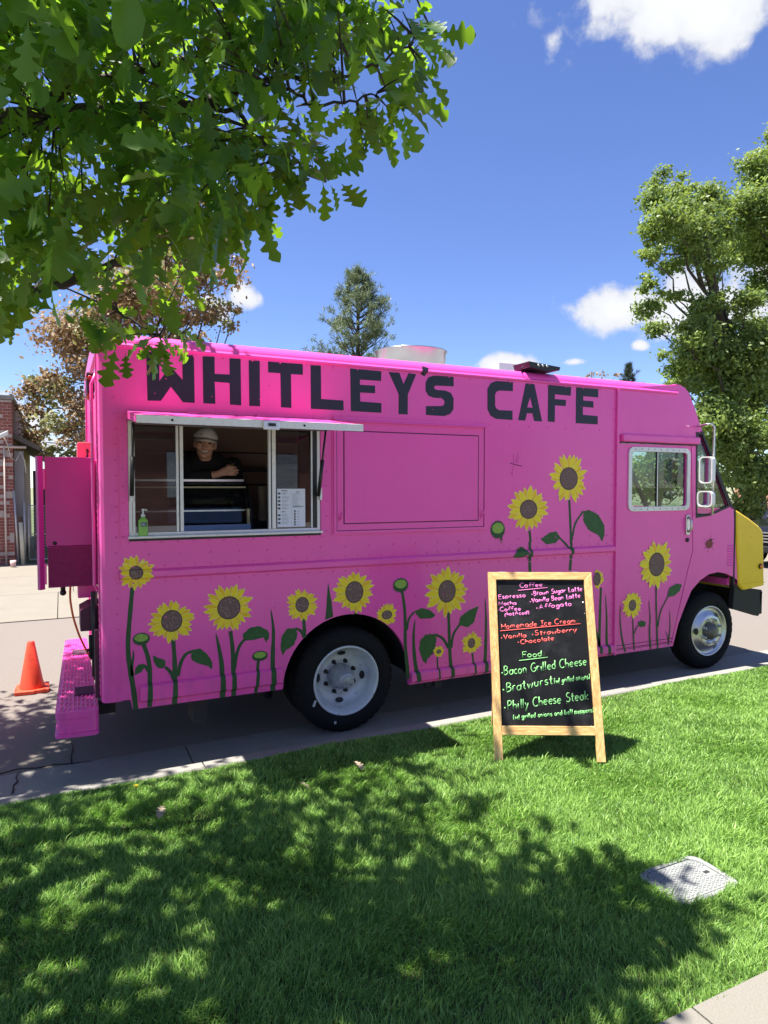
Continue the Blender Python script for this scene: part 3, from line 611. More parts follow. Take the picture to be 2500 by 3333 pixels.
o=MB().prism([rrect(x0+.02,x1-.02,y0+.018,y1-.018,.048)],lambda u,v,w_:(u,v,w_),.02,cz-.002).build('lid',cvm,uc,bevel=.002)
mb=MB()
for i in range(22):
    for j in range(15):
        cx=x0+.035+i*.0138; cy=y0+.03+j*.0146+(.006 if i%2 else 0); a=.6 if (i+j)%2 else -.6
        if cx>x1-.03 or cy>y1-.028 or (cx>x1-.085 and abs(cy-(y0+y1)/2)<.03): continue
        mb.obox((cx,cy,cz-.0005),(.0052*math.cos(a),.0052*math.sin(a),0),(-.0018*math.sin(a),.0018*math.cos(a),0),(0,0,.0015))
tag(mb.build('tread_bumps',M('cover_bumps',(.23,.24,.235),rough=.85),uc,fix=False),kind='stuff')
MB().box(x1-.075,x1-.045,-2.618,-2.60,cz-.004,cz-.0012).build('lift_slot',dark,uc)
# dandelion, fallen leaves
g=G(443,2572,LZ+.03); dn=empty('dandelion',(g[0],g[1],LZ),'single yellow dandelion in the grass near the kerb','flower')
mb=MB(); mb.ell((g[0],g[1],LZ+.055),.014,.014,.007,10,6); mb.build('flower_head',M('dandelion_yellow',(.8,.6,.02)),dn); mb=MB(); mb.tube([(g[0],g[1],LZ-.01),(g[0],g[1],LZ+.05)],.0025,5); mb.build('stem',grassm,dn)
dry=leafM('dry_leaf',(.25,.18,.12),(.42,.34,.25),(.3,.2,.1),.2,.7)
for (x,y,lab) in ((530,2622,'crumpled pale dry leaf on the grass below the dandelion'),(975,2545,'thin dry leaf on the shaded grass near the rear wheel'),(1150,2478,'pale dry leaf on the grass by the kerb')):
    g=G(x,y,LZ+.045); V,F=variants[3]; me=np_mesh('dry_leaf',V*.1,F,np.full(len(V),.7)); o=link('dry_leaf',me,dry); o.location=g; o.rotation_euler=(random.uniform(-.4,.4),random.uniform(-.3,.3),random.uniform(0,6)); tag(o,lab,'leaf','dry leaves on the lawn')

# ================================================================== FOOD TRUCK
TR=empty('food_truck',(3.2,1.12,0),'pink step van food truck painted with sunflowers parked at the kerb','food truck')
TW=2.25
def xz(x,y,Y=0.): p=P(x,y,Y); return (float(p[0]),float(p[2]))
def plate(name,loops,y0,y1,mat,parent=TR,bevel=0): return MB().prism(loops,XZ(0),y0,y1).build(name,mat,parent,bevel=bevel)
def rect(x0,x1,z0,z1): return [(x0,z0),(x1,z0),(x1,z1),(x0,z1)]
def arc(cx,cz,r,a0,a1,n=24): return [(cx+r*math.cos(math.radians(a0+(a1-a0)*i/n)),cz+r*math.sin(math.radians(a0+(a1-a0)*i/n))) for i in range(n+1)]
RW=(1.727,.405); FWX=(5.775,.40)
OX0,OX1,OZ0,OZ1=.176,1.502,1.562,2.32
PXE=4.392   # rear edge of the cab / front post
ARCH=arc(RW[0],.405,.52,178,0,28)
side=[(.112,.49),(.172,.49),(.184,.424),(1.207,.421)]+ARCH[1:-1]+[(2.247,.40),(2.247,.318),(PXE,.318),(PXE,2.79),(.112,2.79)]
plate('side_panel',[side,rect(OX0,OX1,OZ0,OZ1)],0,.04,pink)
# far side, rear wall, floor, ceiling, interior lining
far=[(0,.42),(1.2,.42)]+arc(RW[0],.405,.52,178,0,20)[1:-1]+[(2.247,.318),(5.18,.318),(5.25,.7),(5.45,.86),(6.04,.86),(6.04,1.66),(5.45,2.62),(5.2,2.8),(0,2.8)]
plate('far_side_panel',[far,[(4.62,1.68),(5.22,1.68),(5.22,2.22),(4.62,2.22)]],TW-.04,TW,pink)
mb=MB(); prof=[(.112,-.003),(.055,-.003),(.03,.0),(.012,.012),(.003,.03),(0,.055),(0,.12),(.03,.12),(.03,.04),(.112,.04)]
mb.prism([prof],lambda u,v,w_:(u,v,w_),.487,2.79); mb.build('corner_post',pink,TR)
mb=MB(); mb.prism([[(u,TW-v) for u,v in prof]],lambda u,v,w_:(u,v,w_),.487,2.79); mb.build('corner_post',pink,TR)
MB().box(.012,.05,.12,TW-.12,.487,2.80).build('rear_wall',pink,TR)
for q in ((.05,6.0,.665,TW-.045),(.05,1.16,.045,.664),(2.29,5.1,.045,.664)): MB().box(*q,.56,.66).build('floor_pan',dark,TR)
MB().box(.06,4.3,.05,TW-.05,2.68,2.74).build('ceiling',intr,TR)
MB().box(.06,4.3,TW-.09,TW-.05,.66,2.68).build('inner_lining',intr,TR)
MB().box(.052,.07,.05,TW-.09,.66,2.68).build('inner_lining',intr,TR)
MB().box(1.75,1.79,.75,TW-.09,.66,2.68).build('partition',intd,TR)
MB().box(.071,1.749,1.25,1.29,.66,2.679).build('inner_wall',M('inner_wall_brown',(.34,.22,.16),rough=.6,var=.12,scale=3),TR)
for zz in (2.18,1.9): MB().box(.1,1.7,1.238,1.2495,zz,zz+.012).build('wall_trim',intd,TR)
MB().box(1.79,4.3,.041,.06,1.0,2.68).build('inner_lining',intr,TR)
MB().box(.06,1.79,.041,.06,1.0,1.50).build('inner_lining',intd,TR)
# roof shell with rounded cant rails
yc=TW/2
rp=[(-.016,2.786),(-.018,2.798),(-.010,2.804)]
rp+=[(.085-.09*math.cos(math.radians(a)),2.795+.085*math.sin(math.radians(a))) for a in (8,20,32,44,56,68,80,90)]
rp+=[(.5,2.902),(yc,2.915)]
full=rp+[(TW-y,z) for y,z in reversed(rp[:-1])]+[(TW-.03,2.76),(.03,2.76)]
mb=MB(); mb.prism([full],lambda u,v,w_:(w_,u,v),-.004,5.19); o=mb.build('roof',pink,TR,bevel=.006)
for p_ in o.data.polygons: p_.use_smooth=False
MB().box(.3,4.9,.30,TW-.30,2.85,2.914).build('roof_deck',M('roof_grey',(.30,.30,.31),rough=.6),TR)
# front post strip between body and cab
MB().box(PXE+.001,PXE+.028,-.022,.04,.318,2.785).build('post_strip',pink,TR,bevel=.004)
# rails
def rail(name,x0,x1,z0,z1,h,ram=.014):
    pr2=[(0.002,z0),(-h*.55,z0+.002),(-h,z0+ram),(-h,z1-ram),(-h*.55,z1-.002),(0.002,z1)]
    MB().prism([pr2],lambda u,v,w_:(w_,u,v),x0,x1).build(name,pink,TR,bevel=.0015)
RAILS=[(.115,4.385,1.282,1.345,.030),(.232,1.2,.466,.583,.032),(2.252,4.385,.332,.418,.030)]
for r in RAILS: rail('rub_rail',*r)
# riveted flange strips above and below the belt rail
MB().box(.118,4.384,-.0022,.001,1.236,1.2815).build('flange',pink,TR); MB().box(.118,4.384,-.0022,.001,1.3455,1.385).build('flange',pink,TR)
# rivets
mb=MB()
def rivet(x,z,y=-.001,r=.007): mb.lathe([(r,0),(r*.8,-.004),(r*.35,-.0058),(.0002,-.0062)],(x,y,z),(0,1,0),7)
x=.2
while x<4.37:
    rivet(x,1.258,-.003); rivet(x,1.365,-.003); x+=.1
x=.2
while x<4.35:
    rivet(x,2.765); 
    if not (.1<x<1.6 or 1.55<x<3): rivet(x,2.40)
    rivet(x+.1,1.44); x+=.2
for k in range(22):
    rivet(.10,.56+.1*k,-.004); rivet(4.36,.5+.1*k)
for k in range(9): rivet(.4+.25*k if k<4 else 2.3+.25*(k-4),1.02); rivet(.42+.19*k,.62) if k<4 else rivet(2.35+.22*(k-4),.46)
for xx in (.35,.72,1.05,2.45,2.9,3.4,3.9):
    for zz in (2.5,2.6): rivet(xx+.07*(zz>2.55),zz,-.001,.004)
# window surround flange
FO=[xz(385,1322),xz(1072,1352),xz(1072,1752),xz(393,1776)]
fx0,fx1,fz0,fz1=.125,1.57,1.492,2.405
plate('window_flange',[rect(fx0,fx1,fz0,fz1),rect(OX0,OX1,OZ0,OZ1)],-.005,.0005,pink)
for k in range(14): rivet(fx0+.05+k*.103,fz0+.03,-.006)
for k in range(8): rivet(fx1-.022,fz0+.07+k*.11,-.006); rivet(fx0+.018,fz0+.07+k*.11,-.006)
for k in range(10): rivet(fx0+.06+k*.14,fz1-.02,-.006)
gapm=M('painted_gap_shade',(.09,.01,.05),rough=.7)  # dark pink strips: shade of the hatch gaps and panel line put into colour
frame0=None
# closed serving hatch with frame, drip lip, inner panel and hooks
hx0,hx1,hz0,hz1=1.59,2.972,1.522,2.418
def frame(name,x0,x1,z0,z1,wd,y0,y1,mat,bev=.0015): return plate(name,[rect(x0,x1,z0,z1),rect(x0+wd,x1-wd,z0+wd,z1-wd)],y0,y1,mat,bevel=bev)
frame('hatch_frame',hx0,hx1,hz0,hz1,.03,-.006,.001,pink)
frame('hatch_frame',hx0+.012,hx1-.012,hz0+.012,hz1-.012,.022,-.016,-.0062,pink)
plate('hatch_door',[rect(hx0+.037,hx1-.037,hz0+.037,hz1-.04)],-.011,.001,pink,bevel=.002)
frame('hatch_gap',hx0+.034,hx1-.034,hz0+.034,hz1-.036,.005,-.0125,-.0005,gapm,0)
frame('hatch_door_edge',hx0+.09,hx1-.09,hz0+.085,hz1-.11,.007,-.0130,-.0112,gapm,0)
plate('hatch_panel',[rect(hx0+.098,hx1-.098,hz0+.093,hz1-.118)],-.0150,-.0112,pink,bevel=.0025)
MB().prism([[(0,hz1-.026),(-.034,hz1-.036),(-.036,hz1-.045),(-.03,hz1-.047),(-.003,hz1-.04)]],lambda u,v,w_:(w_,u,v),hx0+.014,hx1-.014).build('drip_lip',pink,TR)
for k in range(11): rivet(hx0+.06+k*.125,hz0+.015,-.007)
for k in range(9): rivet(hx0+.08+k*.15,hz1-.013,-.007)
tag(mb.build('rivets',pink,TR,fix=False),kind='stuff')
for hx in (hx0+.062,hx1-.062):
    mb=MB(); mb.tube([(hx,-.012,hz0+.12),(hx,-.03,hz0+.135),(hx+.012,-.034,hz0+.155),(hx+.004,-.03,hz0+.175)],.006,6); mb.box(hx-.01,hx+.01,-.018,-.0105,hz0+.105,hz0+.135); mb.build('hatch_hook',pink,TR)
# sill step plates at the rear skirt corner
# ---- sliding serving window
xs_=lambda x,y=1560,Y=.02: float(P(x,y,Y)[0])
frame('window_frame',OX0+.002,OX1-.002,OZ0+.002,OZ1-.002,.022,.002,.05,alumw)
lm0,lm1,lm2,lm3=xs_(573),xs_(582),xs_(585),xs_(597); rm0,rm1,rm2,rm3=xs_(873),xs_(881),xs_(884),xs_(897); rj=xs_(1013)
zi0,zi1=OZ0+.025,OZ1-.025
for a,b in ((lm0,lm1),(lm2,lm3),(rm0,rm1),(rm2,rm3)): MB().box(a,b-.002,.006,.036,zi0,zi1).build('mullion',alumw,TR,bevel=.002)
for a,b in ((lm1-.002,lm2),(rm1-.002,rm2),(rj+.006,OX1-.024)): MB().box(a,b,.012,.03,zi0,zi1).build('window_gasket',black,TR)
MB().box(rj-.004,rj+.006,.008,.034,zi0,zi1).build('mullion',alumw,TR)
MB().box(xs_(430),xs_(438),.004,.04,zi0,zi1).build('mullion',alumw,TR)
MB().box(OX0+.024,xs_(430),.012,.03,zi0,zi1).build('window_gasket',black,TR)
MB().box(xs_(438),lm0,.018,.022,zi0,zi1).build('window_pane',glassd,TR)
MB().box(rm3,rj-.004,.018,.022,zi0,zi1).build('window_pane',glassd,TR)
o=MB().box(OX0-.006,OX1+.004,-.045,.05,OZ0-.012,OZ0+.004).build('window_sill',alumw,TR,bevel=.003)
MB().box(OX0,OX1,-.008,-.0055,OZ0-.03,OZ0-.0125).build('sill_gasket',black,TR)
# ---- awning: the raised hatch of the serving window
AX0,AX1=.172,1.545; ah=(-.012,2.378); af=(-.665,2.287)
aw=empty('awning_tmp',(0,0,0),None,None); bpy.data.objects.remove(aw)
def ay(u): return (ah[0]+(af[0]-ah[0])*u, ah[1]+(af[1]-ah[1])*u)
mb=MB(); mb.prism([[ay(0),ay(1),(ay(1)[0],ay(1)[1]-.006),(ay(0)[0],ay(0)[1]-.006)]],lambda u,v,w_:(w_,u,v),AX0,AX1); aws=mb.build('awning',pink,TR)
mb=MB(); mb.prism([[(af[0]-.004,af[1]+.002),(af[0]+.03,af[1]+.0065),(af[0]+.03,af[1]-.004),(af[0]+.006,af[1]-.008),(af[0]+.006,af[1]-.040),(af[0]-.004,af[1]-.042)]],lambda u,v,w_:(w_,u,v),AX0-.004,AX1+.004); mb.build('awning_edge',alumw,aws)
for xx in (AX0,AX1-.006):
    mb=MB(); mb.prism([[(ay(0)[0],ay(0)[1]-.007),(ay(1)[0]+.008,ay(1)[1]-.009),(ay(1)[0]+.008,ay(1)[1]-.04),(ay(0)[0],ay(0)[1]-.05)]],lambda u,v,w_:(w_,u,v),xx,xx+.006); mb.build('awning_side',pink,aws)
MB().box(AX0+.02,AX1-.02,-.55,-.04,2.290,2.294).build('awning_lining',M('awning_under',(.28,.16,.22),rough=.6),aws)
lx=float(PX(836,1395,0.9)[0]); lx=.93
mb=MB(); mb.box(lx-.045,lx+.055,af[0]-.022,af[0]-.0045,af[1]-.055,af[1]+.0); mb.build('latch',alum,aws,bevel=.004); MB().box(lx-.015,lx+.03,af[0]-.030,af[0]-.0222,af[1]-.034,af[1]-.016).build('latch_handle',black,aws)
for k in (.36,1.15): mb=MB(); mb.lathe([(.008,0),(.006,-.004),(.0005,-.005)],(k,af[0]-.0045,af[1]-.02),(0,1,0),8); mb.build('screw',dark,aws)
for k in (.55,1.02): MB().box(k,k+.075,-.035,-.0065,2.372,2.392).build('hinge',pink,aws)
mb=MB(); mb.tube([(.20,-.14,2.30),(.195,-.03,1.83)],.008,8); mb.tube([(.1975,-.09,2.08),(.195,-.03,1.83)],.014,8); mb.build('gas_strut',black,TR)
mb=MB(); mb.tube([(1.485,-.16,2.30),(1.475,-.03,1.82)],.008,8); mb.tube([(1.481,-.1,2.08),(1.475,-.03,1.82)],.014,8); mb.build('gas_strut',black,TR)
for xx in (.182,1.486): MB().box(xx,xx+.018,-.032,-.0055,1.79,1.88).build('strut_bracket',alumw,TR,bevel=.003)

# ---- cab
fpx=[(2213,1252),(2230,1263),(2242,1278),(2262,1330),(2279.7,1385),(2287,1404)]
fp=[xz(*q) for q in fpx]; wsb=xz(2388,1657)
darch=[xz(*q) for q in ((2190,2104),(2208,2031),(2227.5,1978.5),(2251,1921.5),(2280,1888),(2308,1869),(2337,1862),(2365,1867),(2389,1879),(2401,1890))]
door=[xz(2009,1432),xz(2250,1447),xz(2255,1793),xz(2240,1850),xz(2186,2080),xz(2009,2101)]
dz1=max(door[0][1],door[1][1])
dx0=PXE+.04; door=[(dx0,.368),(door[4][0],.368),(door[3][0],door[3][1]),(door[2][0],door[2][1]),(door[1][0],2.29),(dx0,2.29)]
def inset(loop,d):
    n=len(loop); r=[]; A2=sum(loop[i][0]*loop[(i+1)%n][1]-loop[(i+1)%n][0]*loop[i][1] for i in range(n)); s=1 if A2>0 else -1
    for i in range(n):
        a=np.array(loop[i-1]);b=np.array(loop[i]);c=np.array(loop[(i+1)%n]); e1=(b-a)/np.linalg.norm(b-a);e2=(c-b)/np.linalg.norm(c-b)
        n1=np.array([-e1[1],e1[0]])*s;n2=np.array([-e2[1],e2[0]])*s; k=(n1+n2)/(1+n1@n2); r.append(tuple(b+k*d))
    return r
qw=[xz(*q) for q in ((2267,1408),(2287,1410),(2376,1648),(2314,1676),(2266,1684))]
cab=[(PXE+.03,.318),(darch[0][0],.318)]+darch[1:]+[(darch[-1][0],.86),wsb]+list(reversed(fp))+[(PXE+.03,2.80)]
plate('cab_side',[cab,inset(door,-.006),qw],0,.045,pink)
# door with window
dwo=[xz(*q) for q in ((2046,1424),(2246,1447),(2244,1684),(2041,1688))]
def rquad(q,r,n=5):
    out_=[];m=len(q)
    for i in range(m):
        a=np.array(q[i-1]);b=np.array(q[i]);c=np.array(q[(i+1)%m]); p0=b+(a-b)/np.linalg.norm(a-b)*r; p2=b+(c-b)/np.linalg.norm(c-b)*r
        for k in range(n+1): t=k/n; out_.append(tuple((1-t)**2*p0+2*t*(1-t)*b+t*t*p2))
    return out_
dx_0=dwo[0][0];dx_1=dwo[1][0]; dwz1=min(dwo[0][1],2.262); dwz0=1.655
wout=rquad(rect(dx_0,dx_1,dwz0,dwz1),.07); win_=rquad(rect(dx_0+.042,dx_1-.042,dwz0+.042,dwz1-.042),.04)
plate('cab_door',[door,win_],.003,.035,pink)
dw=plate('door_window_frame',[wout,win_],-.012,.0028,alumw,bevel=.004)
mid=(dx_0+dx_1)/2-.02
MB().box(dx_0+.04,dx_1-.04,.016,.02,dwz0+.04,dwz1-.04).build('pane',glass,dw)
MB().box(mid-.016,mid+.016,.008,.0155,dwz0+.04,dwz1-.04).build('window_bar',black,dw); MB().box(mid-.004,mid+.004,.0045,.0075,dwz0+.04,dwz1-.04).build('window_bar',alum,dw)
mb=MB(); 
for k in range(9):
    for zz in (dwz0+.02,dwz1-.02): mb.lathe([(.006,0),(.003,-.003),(.0003,-.0035)],(dx_0+.08+k*(dx_1-dx_0-.16)/8,-.0125,zz),(0,1,0),6)
mb.build('screws',dark,dw)
MB().box(PXE+.06,fp[-1][0]-.07,-.04,.0,2.305,2.375).build('drip_rail',pink,TR,bevel=.012)
MB().box(PXE+.055,fp[-1][0]-.08,-.006,.001,2.291,2.3045).build('door_track',black,TR)
hx=float(P(2238,1700,0)[0]); mb=MB(); mb.box(hx-.028,hx+.028,-.012,.0025,1.41,1.61); dh=mb.build('door_handle',chrome,TR,bevel=.008)
mb=MB(); mb.tube([(hx,-.014,1.44),(hx,-.045,1.47),(hx,-.045,1.55),(hx,-.014,1.59)],.011,8); mb.build('grip',chrome,dh); mb=MB(); mb.lathe([(.022,0),(.02,-.01),(.001,-.012)],(hx,.0,1.36),(0,1,0),14); mb.build('door_lock',black,TR)
for zz in (.352,.395): MB().box(PXE+.05,darch[0][0]-.005,-.0015,.0005,zz,zz+.004).build('seam',dark,TR)
plate('quarter_window',[inset(qw,.012)],.018,.022,glass); plate('quarter_window_rubber',[inset(qw,-.006),inset(qw,.016)],-.004,.012,black,bevel=.002)
# cab front: header, windshield, A posts, dash
def loft(name,pts,y0,y1,th,mat,par_=TR):
    a=np.array(pts,float); n=np.zeros_like(a)
    for i in range(len(a)):
        t=a[min(i+1,len(a)-1)]-a[max(i-1,0)]; t/=np.linalg.norm(t); n[i]=(t[1],-t[0])
    inn=[tuple(p+q*th) for p,q in zip(a,n)]; return MB().prism([list(map(tuple,a))+list(reversed(inn))],XZ(0),y0,y1).build(name,mat,par_)
hd=[(5.18,2.885)]+fp
loft('cab_header',hd,.02,TW-.02,.035,pink)
ws0=np.array(fp[-1]);ws1=np.array(wsb)
for y0,y1 in ((.07,yc-.025),(yc+.025,TW-.07)): loft('windshield',[tuple(ws0),tuple(ws1)],y0,y1,.008,glass)
for y0,y1 in ((0.046,.07),(yc-.025,yc+.025),(TW-.07,TW-.005)): loft('windshield_post',[tuple(ws0),tuple(ws1)],y0,y1,.03,black)
plate('windshield_edge',[[tuple(ws0),tuple(ws1),tuple(ws1-np.array([.035,-.01])),tuple(ws0-np.array([.03,-.0]))]],-.006,.0,black)
MB().box(5.55,6.02,.06,TW-.06,1.25,1.60).build('dashboard',intd,TR)
MB().box(6.02,6.06,.05,TW-.05,.86,1.655).build('cowl',pink,TR)
# steering wheel and seat, seen through the door glass
mb=MB(); cc=np.array([5.35,1.62,1.62]); ax=np.array([-.55,0,.83])
ring=[]; 
for k in range(25):
    a=2*PI*k/24; u_=np.cross(ax,[0,1.,0]); u_/=np.linalg.norm(u_); ring.append(cc+.21*(np.array([0,1.,0])*math.cos(a)+u_*math.sin(a)))
mb.tube(ring,.014,8,cap=False); mb.tube([cc,cc-ax*.5],.02,8); mb.tube([ring[0],cc,ring[12]],.01,6); mb.build('steering_wheel',black,TR)
mb=MB(); mb.box(4.75,5.2,1.35,1.85,1.0,1.12); mb.box(4.72,4.84,1.35,1.85,1.1,1.75); mb.build('driver_seat',black,TR,bevel=.04)
mb=MB(); mb.tube([(5.0,.25,1.0),(4.62,.25,2.2)],.016,8); mb.build('grab_pole',alum,TR)
mb=MB(); mb.tube([(5.95,.2,1.67),(5.62,.3,2.32)],.018,8); mb.build('inner_post',black,TR)
# yellow nose
nz=[xz(2394,1658),xz(2440,1688),xz(2469.6,1711),xz(2481,1724),xz(2484.5,1740),xz(2487,1905),xz(2420,1921),xz(2407,1900)]
nz=[(nz[0][0]+.004,nz[0][1])]+nz[1:-1]+[(darch[-1][0]+.008,nz[-1][1])]
mb=MB(); mb.prism([nz],XZ(0),-.004,TW+.004); mb.build('nose_cover',yellow,TR,bevel=.02,seg=3)
MB().box(nz[5][0]-.40,nz[5][0]+.004,-.009,-.0045,.862,.870).build('nose_seam',yellow,TR)
MB().box(nz[0][0]-.02,nz[0][0]+.002,-.002,.03,.86,1.655).build('nose_gap',dark,TR)
ic=P(2474,1843,0); mb=MB(); mb.lathe([(.03,0),(.03,-.012),(.026,-.015)],(ic[0],-.0045,ic[2]),(0,1,0),20); il=mb.build('marker_lamp',black,TR)
mb=MB(); mb.lathe([(.025,-.014),(.02,-.024),(.008,-.03),(.0004,-.031)],(ic[0],-.0045,ic[2]),(0,1,0),20); mb.build('amber_lens',M('amber_lens',(.85,.25,.01),rough=.15,coat=.5),il)
mb=MB(); 
for k in (-1,1): mb.lathe([(.001,.03),(.08,.028),(.095,.0),(.1,-.01)],(nz[5][0]+.01,yc+k*.8,1.12),(-1,0,0),20)
mb.build('headlight',clear,TR)
MB().box(nz[5][0]+.0,nz[5][0]+.012,.6,1.65,.95,1.3).build('grille',black,TR)
# front bumper
bp_=[xz(2394,1983),xz(2475,2007),xz(2480,2004),xz(2491,1930),xz(2488,1921),xz(2420,1912),xz(2400,1900)]
plate('front_bumper',[bp_],.03,.09,dark,bevel=.004); MB().box(bp_[3][0]-.05,bp_[3][0],.03,TW-.03,bp_[2][1]+.01,bp_[4][1]-.01).build('front_bumper',dark,TR,bevel=.01)
# louvres on the cowl side + small badge recess
lv=[P(2376,1776+9.1*k) for k in range(8)]
for k,p in enumerate(lv):
    z=p[2]; x0_=xz(2368,1780)[0]; x1_=xz(2387,1780)[0]
    mb=MB(); mb.prism([[(0.001,z+.008),(-.009,z-.006),(-.006,z-.007),(0.001,z+.002)]],lambda u,v,w_:(w_,u,v),x0_,x1_); mb.build('louvre',pink,TR)
wellm=M('well_black',(.003,.003,.003),rough=.95)
# wheel wells and chassis
MB().box(RW[0]-.56,RW[0]+.56,.62,.66,.42,1.0).build('wheel_well',wellm,TR); MB().prism([arc(RW[0],.405,.55,180,0,20)+arc(RW[0],.405,.525,0,180,20)],XZ(0),.042,.62).build('wheel_well',wellm,TR)
MB().box(5.15,6.5,.66,.70,.3,1.12).build('wheel_well',wellm,TR)
mb=MB(); mb.prism([[(5.2,.40),(5.3,.75),(5.5,.93),(5.78,1.0),(6.02,.93),(6.05,.95),(6.0,1.02),(5.45,1.02),(5.15,.6)]],XZ(0),.046,.6); mb.build('wheel_well',wellm,TR)
for yy in (.68,1.5): MB().box(.1,6.3,yy,yy+.07,.42,.56).build('chassis_rail',dark,TR)
mb=MB(); mb.tube([(RW[0],.2,.40),(RW[0],2.05,.40)],.06,12); mb.ell((RW[0],1.12,.40),.17,.16,.17); mb.build('rear_axle',dark,TR)
mb=MB(); mb.tube([(FWX[0],.2,.36),(FWX[0],2.05,.36)],.05,12); mb.build('front_axle',dark,TR)
ep=P(880,2270,.25); mb=MB(); mb.tube([(ep[0]-.03,.22,.34),(ep[0]+.25,.5,.36),(3.0,.6,.40)],.045,14,cap=False); mb.build('exhaust_pipe',M('rusty_steel',(.09,.075,.07),rough=.8,metal=.3),TR)
MB().box(.62,.72,.28,.55,.16,.5).build('mud_flap',M('flap_grey',(.05,.045,.045),rough=.8),TR,bevel=.004)
MB().box(2.5,3.4,.35,.66,.22,.5).build('fuel_tank',dark,TR,bevel=.04)
mb=MB(); mb.tube([(2.42,.06,.33),(2.42,.06,.25),(2.5,.06,.26),(2.52,.06,.31)],.008,6); mb.box(2.5,2.56,.04,.09,.25,.32); mb.build('tow_bracket',dark,TR)
# wheels
def wheel(name,xc,zc,R,y0,dual,rr):
    wr=MB()
    t0=[(rr,.03),(rr+.012,.012),(rr+.05,-.002),(rr+.09,.004),(R-.03,.018),(R-.008,.034),(R,.055),(R-.001,.09),(R-.007,.096),(R-.001,.103),(R,.14),(R-.001,.165),(R-.008,.19),(R-.03,.205),(rr+.05,.22),(rr,.19)]
    n=144
    md=lambda i,k: (-.009 if (k%4==0 and i in (4,5,6,11,12,13)) else 0)
    wr.lathe(t0,(xc,y0,zc),(0,1,0),n,mod=md); wo=wr.build('wheel_tmp',rubber,TR)
    wo.name=name; tag(wo,None)
    if dual: MB().lathe([(q,h+.27) for q,h in t0],(xc,y0,zc),(0,1,0),48).build('inner_tyre',rubber,wo)
    rm=MB()
    if dual: prf=[(rr+.001,.028),(rr+.008,.012),(rr+.002,.004),(rr-.008,.006),(rr-.012,.03),(rr-.03,.05),(rr-.035,.10),(rr-.045,.125),(rr-.07,.15),(.155,.165),(.145,.163),(.10,.163),(.098,.175),(.085,.178),(.08,.09)]
    else: prf=[(rr+.001,.028),(rr+.008,.012),(rr+.002,.004),(rr-.008,.006),(rr-.014,.03),(rr-.03,.04),(rr-.045,.035),(rr-.075,.005),(.155,-.008),(.145,-.010),(.10,-.010),(.095,.0),(.085,.004),(.075,-.01)]
    rm.lathe(prf,(xc,y0,zc),(0,1,0),64); ro=rm.build('rim',steel if dual else chrome,wo)
    yd=.163 if dual else -.010
    hb=MB()
    if dual: hb.lathe([(.10,.165),(.092,.12),(.082,.09),(.07,.04),(.058,.02),(.058,.004),(.05,-.002),(.0005,-.003)],(xc,y0,zc),(0,1,0),28)
    else: hb.lathe([(.088,.0),(.082,-.03),(.06,-.045),(.052,-.06),(.03,-.066),(.0005,-.067)],(xc,y0,zc),(0,1,0),28)
    for k in range(8 if dual else 6):
        a=2*PI*k/(8 if dual else 6)+.2; q=.045 if dual else .068; yy=-.004 if dual else -.044
        hb.lathe([(.007,0),(.007,-.006),(.0004,-.007)],(xc+q*math.cos(a),y0+yy,zc+q*math.sin(a)),(0,1,0),6)
    hb.build('hub',M('hub_'+('grey' if dual else 'grimy'),(.42,.44,.47) if dual else (.16,.15,.13),rough=.5,metal=.5,var=.25,scale=40),wo)
    for k in range(8):
        a=2*PI*k/8+PI/8; q=.124; px_,pz_=xc+q*math.cos(a),zc+q*math.sin(a)
        nb_=MB(); nb_.lathe([(.019,yd+.002),(.019,yd-.004),(.015,yd-.006),(.015,yd-.022),(.010,yd-.026),(.009,yd-.042),(.0004,yd-.044)],(px_,y0,pz_),(0,1,0),6,sm=False); nb_.build('lug_nut',dark if dual else chrome,wo)
    for k in range(4 if dual else 3):
        a=2*PI*k/(4 if dual else 3)+(-.05 if dual else PI*.98); q=.186 if dual else .192
        c_=np.array([xc+q*math.cos(a),y0+(.1435 if dual else .008),zc+q*math.sin(a)]); t_=np.array([-math.sin(a),0,math.cos(a)]); r_=np.array([math.cos(a),(-.55 if dual else .62),math.sin(a)]); r_/=np.linalg.norm(r_)
        nn=np.cross(t_,r_); nn*= -1 if nn[1]>0 else 1
        hm=MB(); hm.add([c_+nn*.004+t_*.034*math.cos(b)+r_*.021*math.sin(b) for b in np.linspace(0,2*PI,20,endpoint=False)],[tuple(range(20))]); hm.build('hand_hole',black,ro)
    return wo
wheel('rear_wheel',RW[0],.405,.405,.035,True,.262); wheel('front_wheel',FWX[0],.40,.40,.05,False,.255)
for nm,xc,zc,R,rr in (('rear_wheel',RW[0],.405,.405,.262),('front_wheel',FWX[0],.40,.40,.255)):
    t0=[(.05,.1),(rr,.03),(rr+.05,.0),(R-.02,.02),(R,.06),(R,.16),(R-.02,.2),(rr,.2),(.05,.12)]
    MB().lathe(t0,(xc,TW-.25,zc),(0,1,0),40).build(nm,rubber,TR)
for (px_,py_,a_) in ((1024,2290,-.3),(1091,2352,.0)): q=P(px_,py_,.032); MB().obox(q,(.008,0,a_*.008),(0,.004,0),(-a_*.03,0,.022 if px_<1050 else .01)).build('tyre_tag',M('tag_white',(.5,.5,.5)),TR)
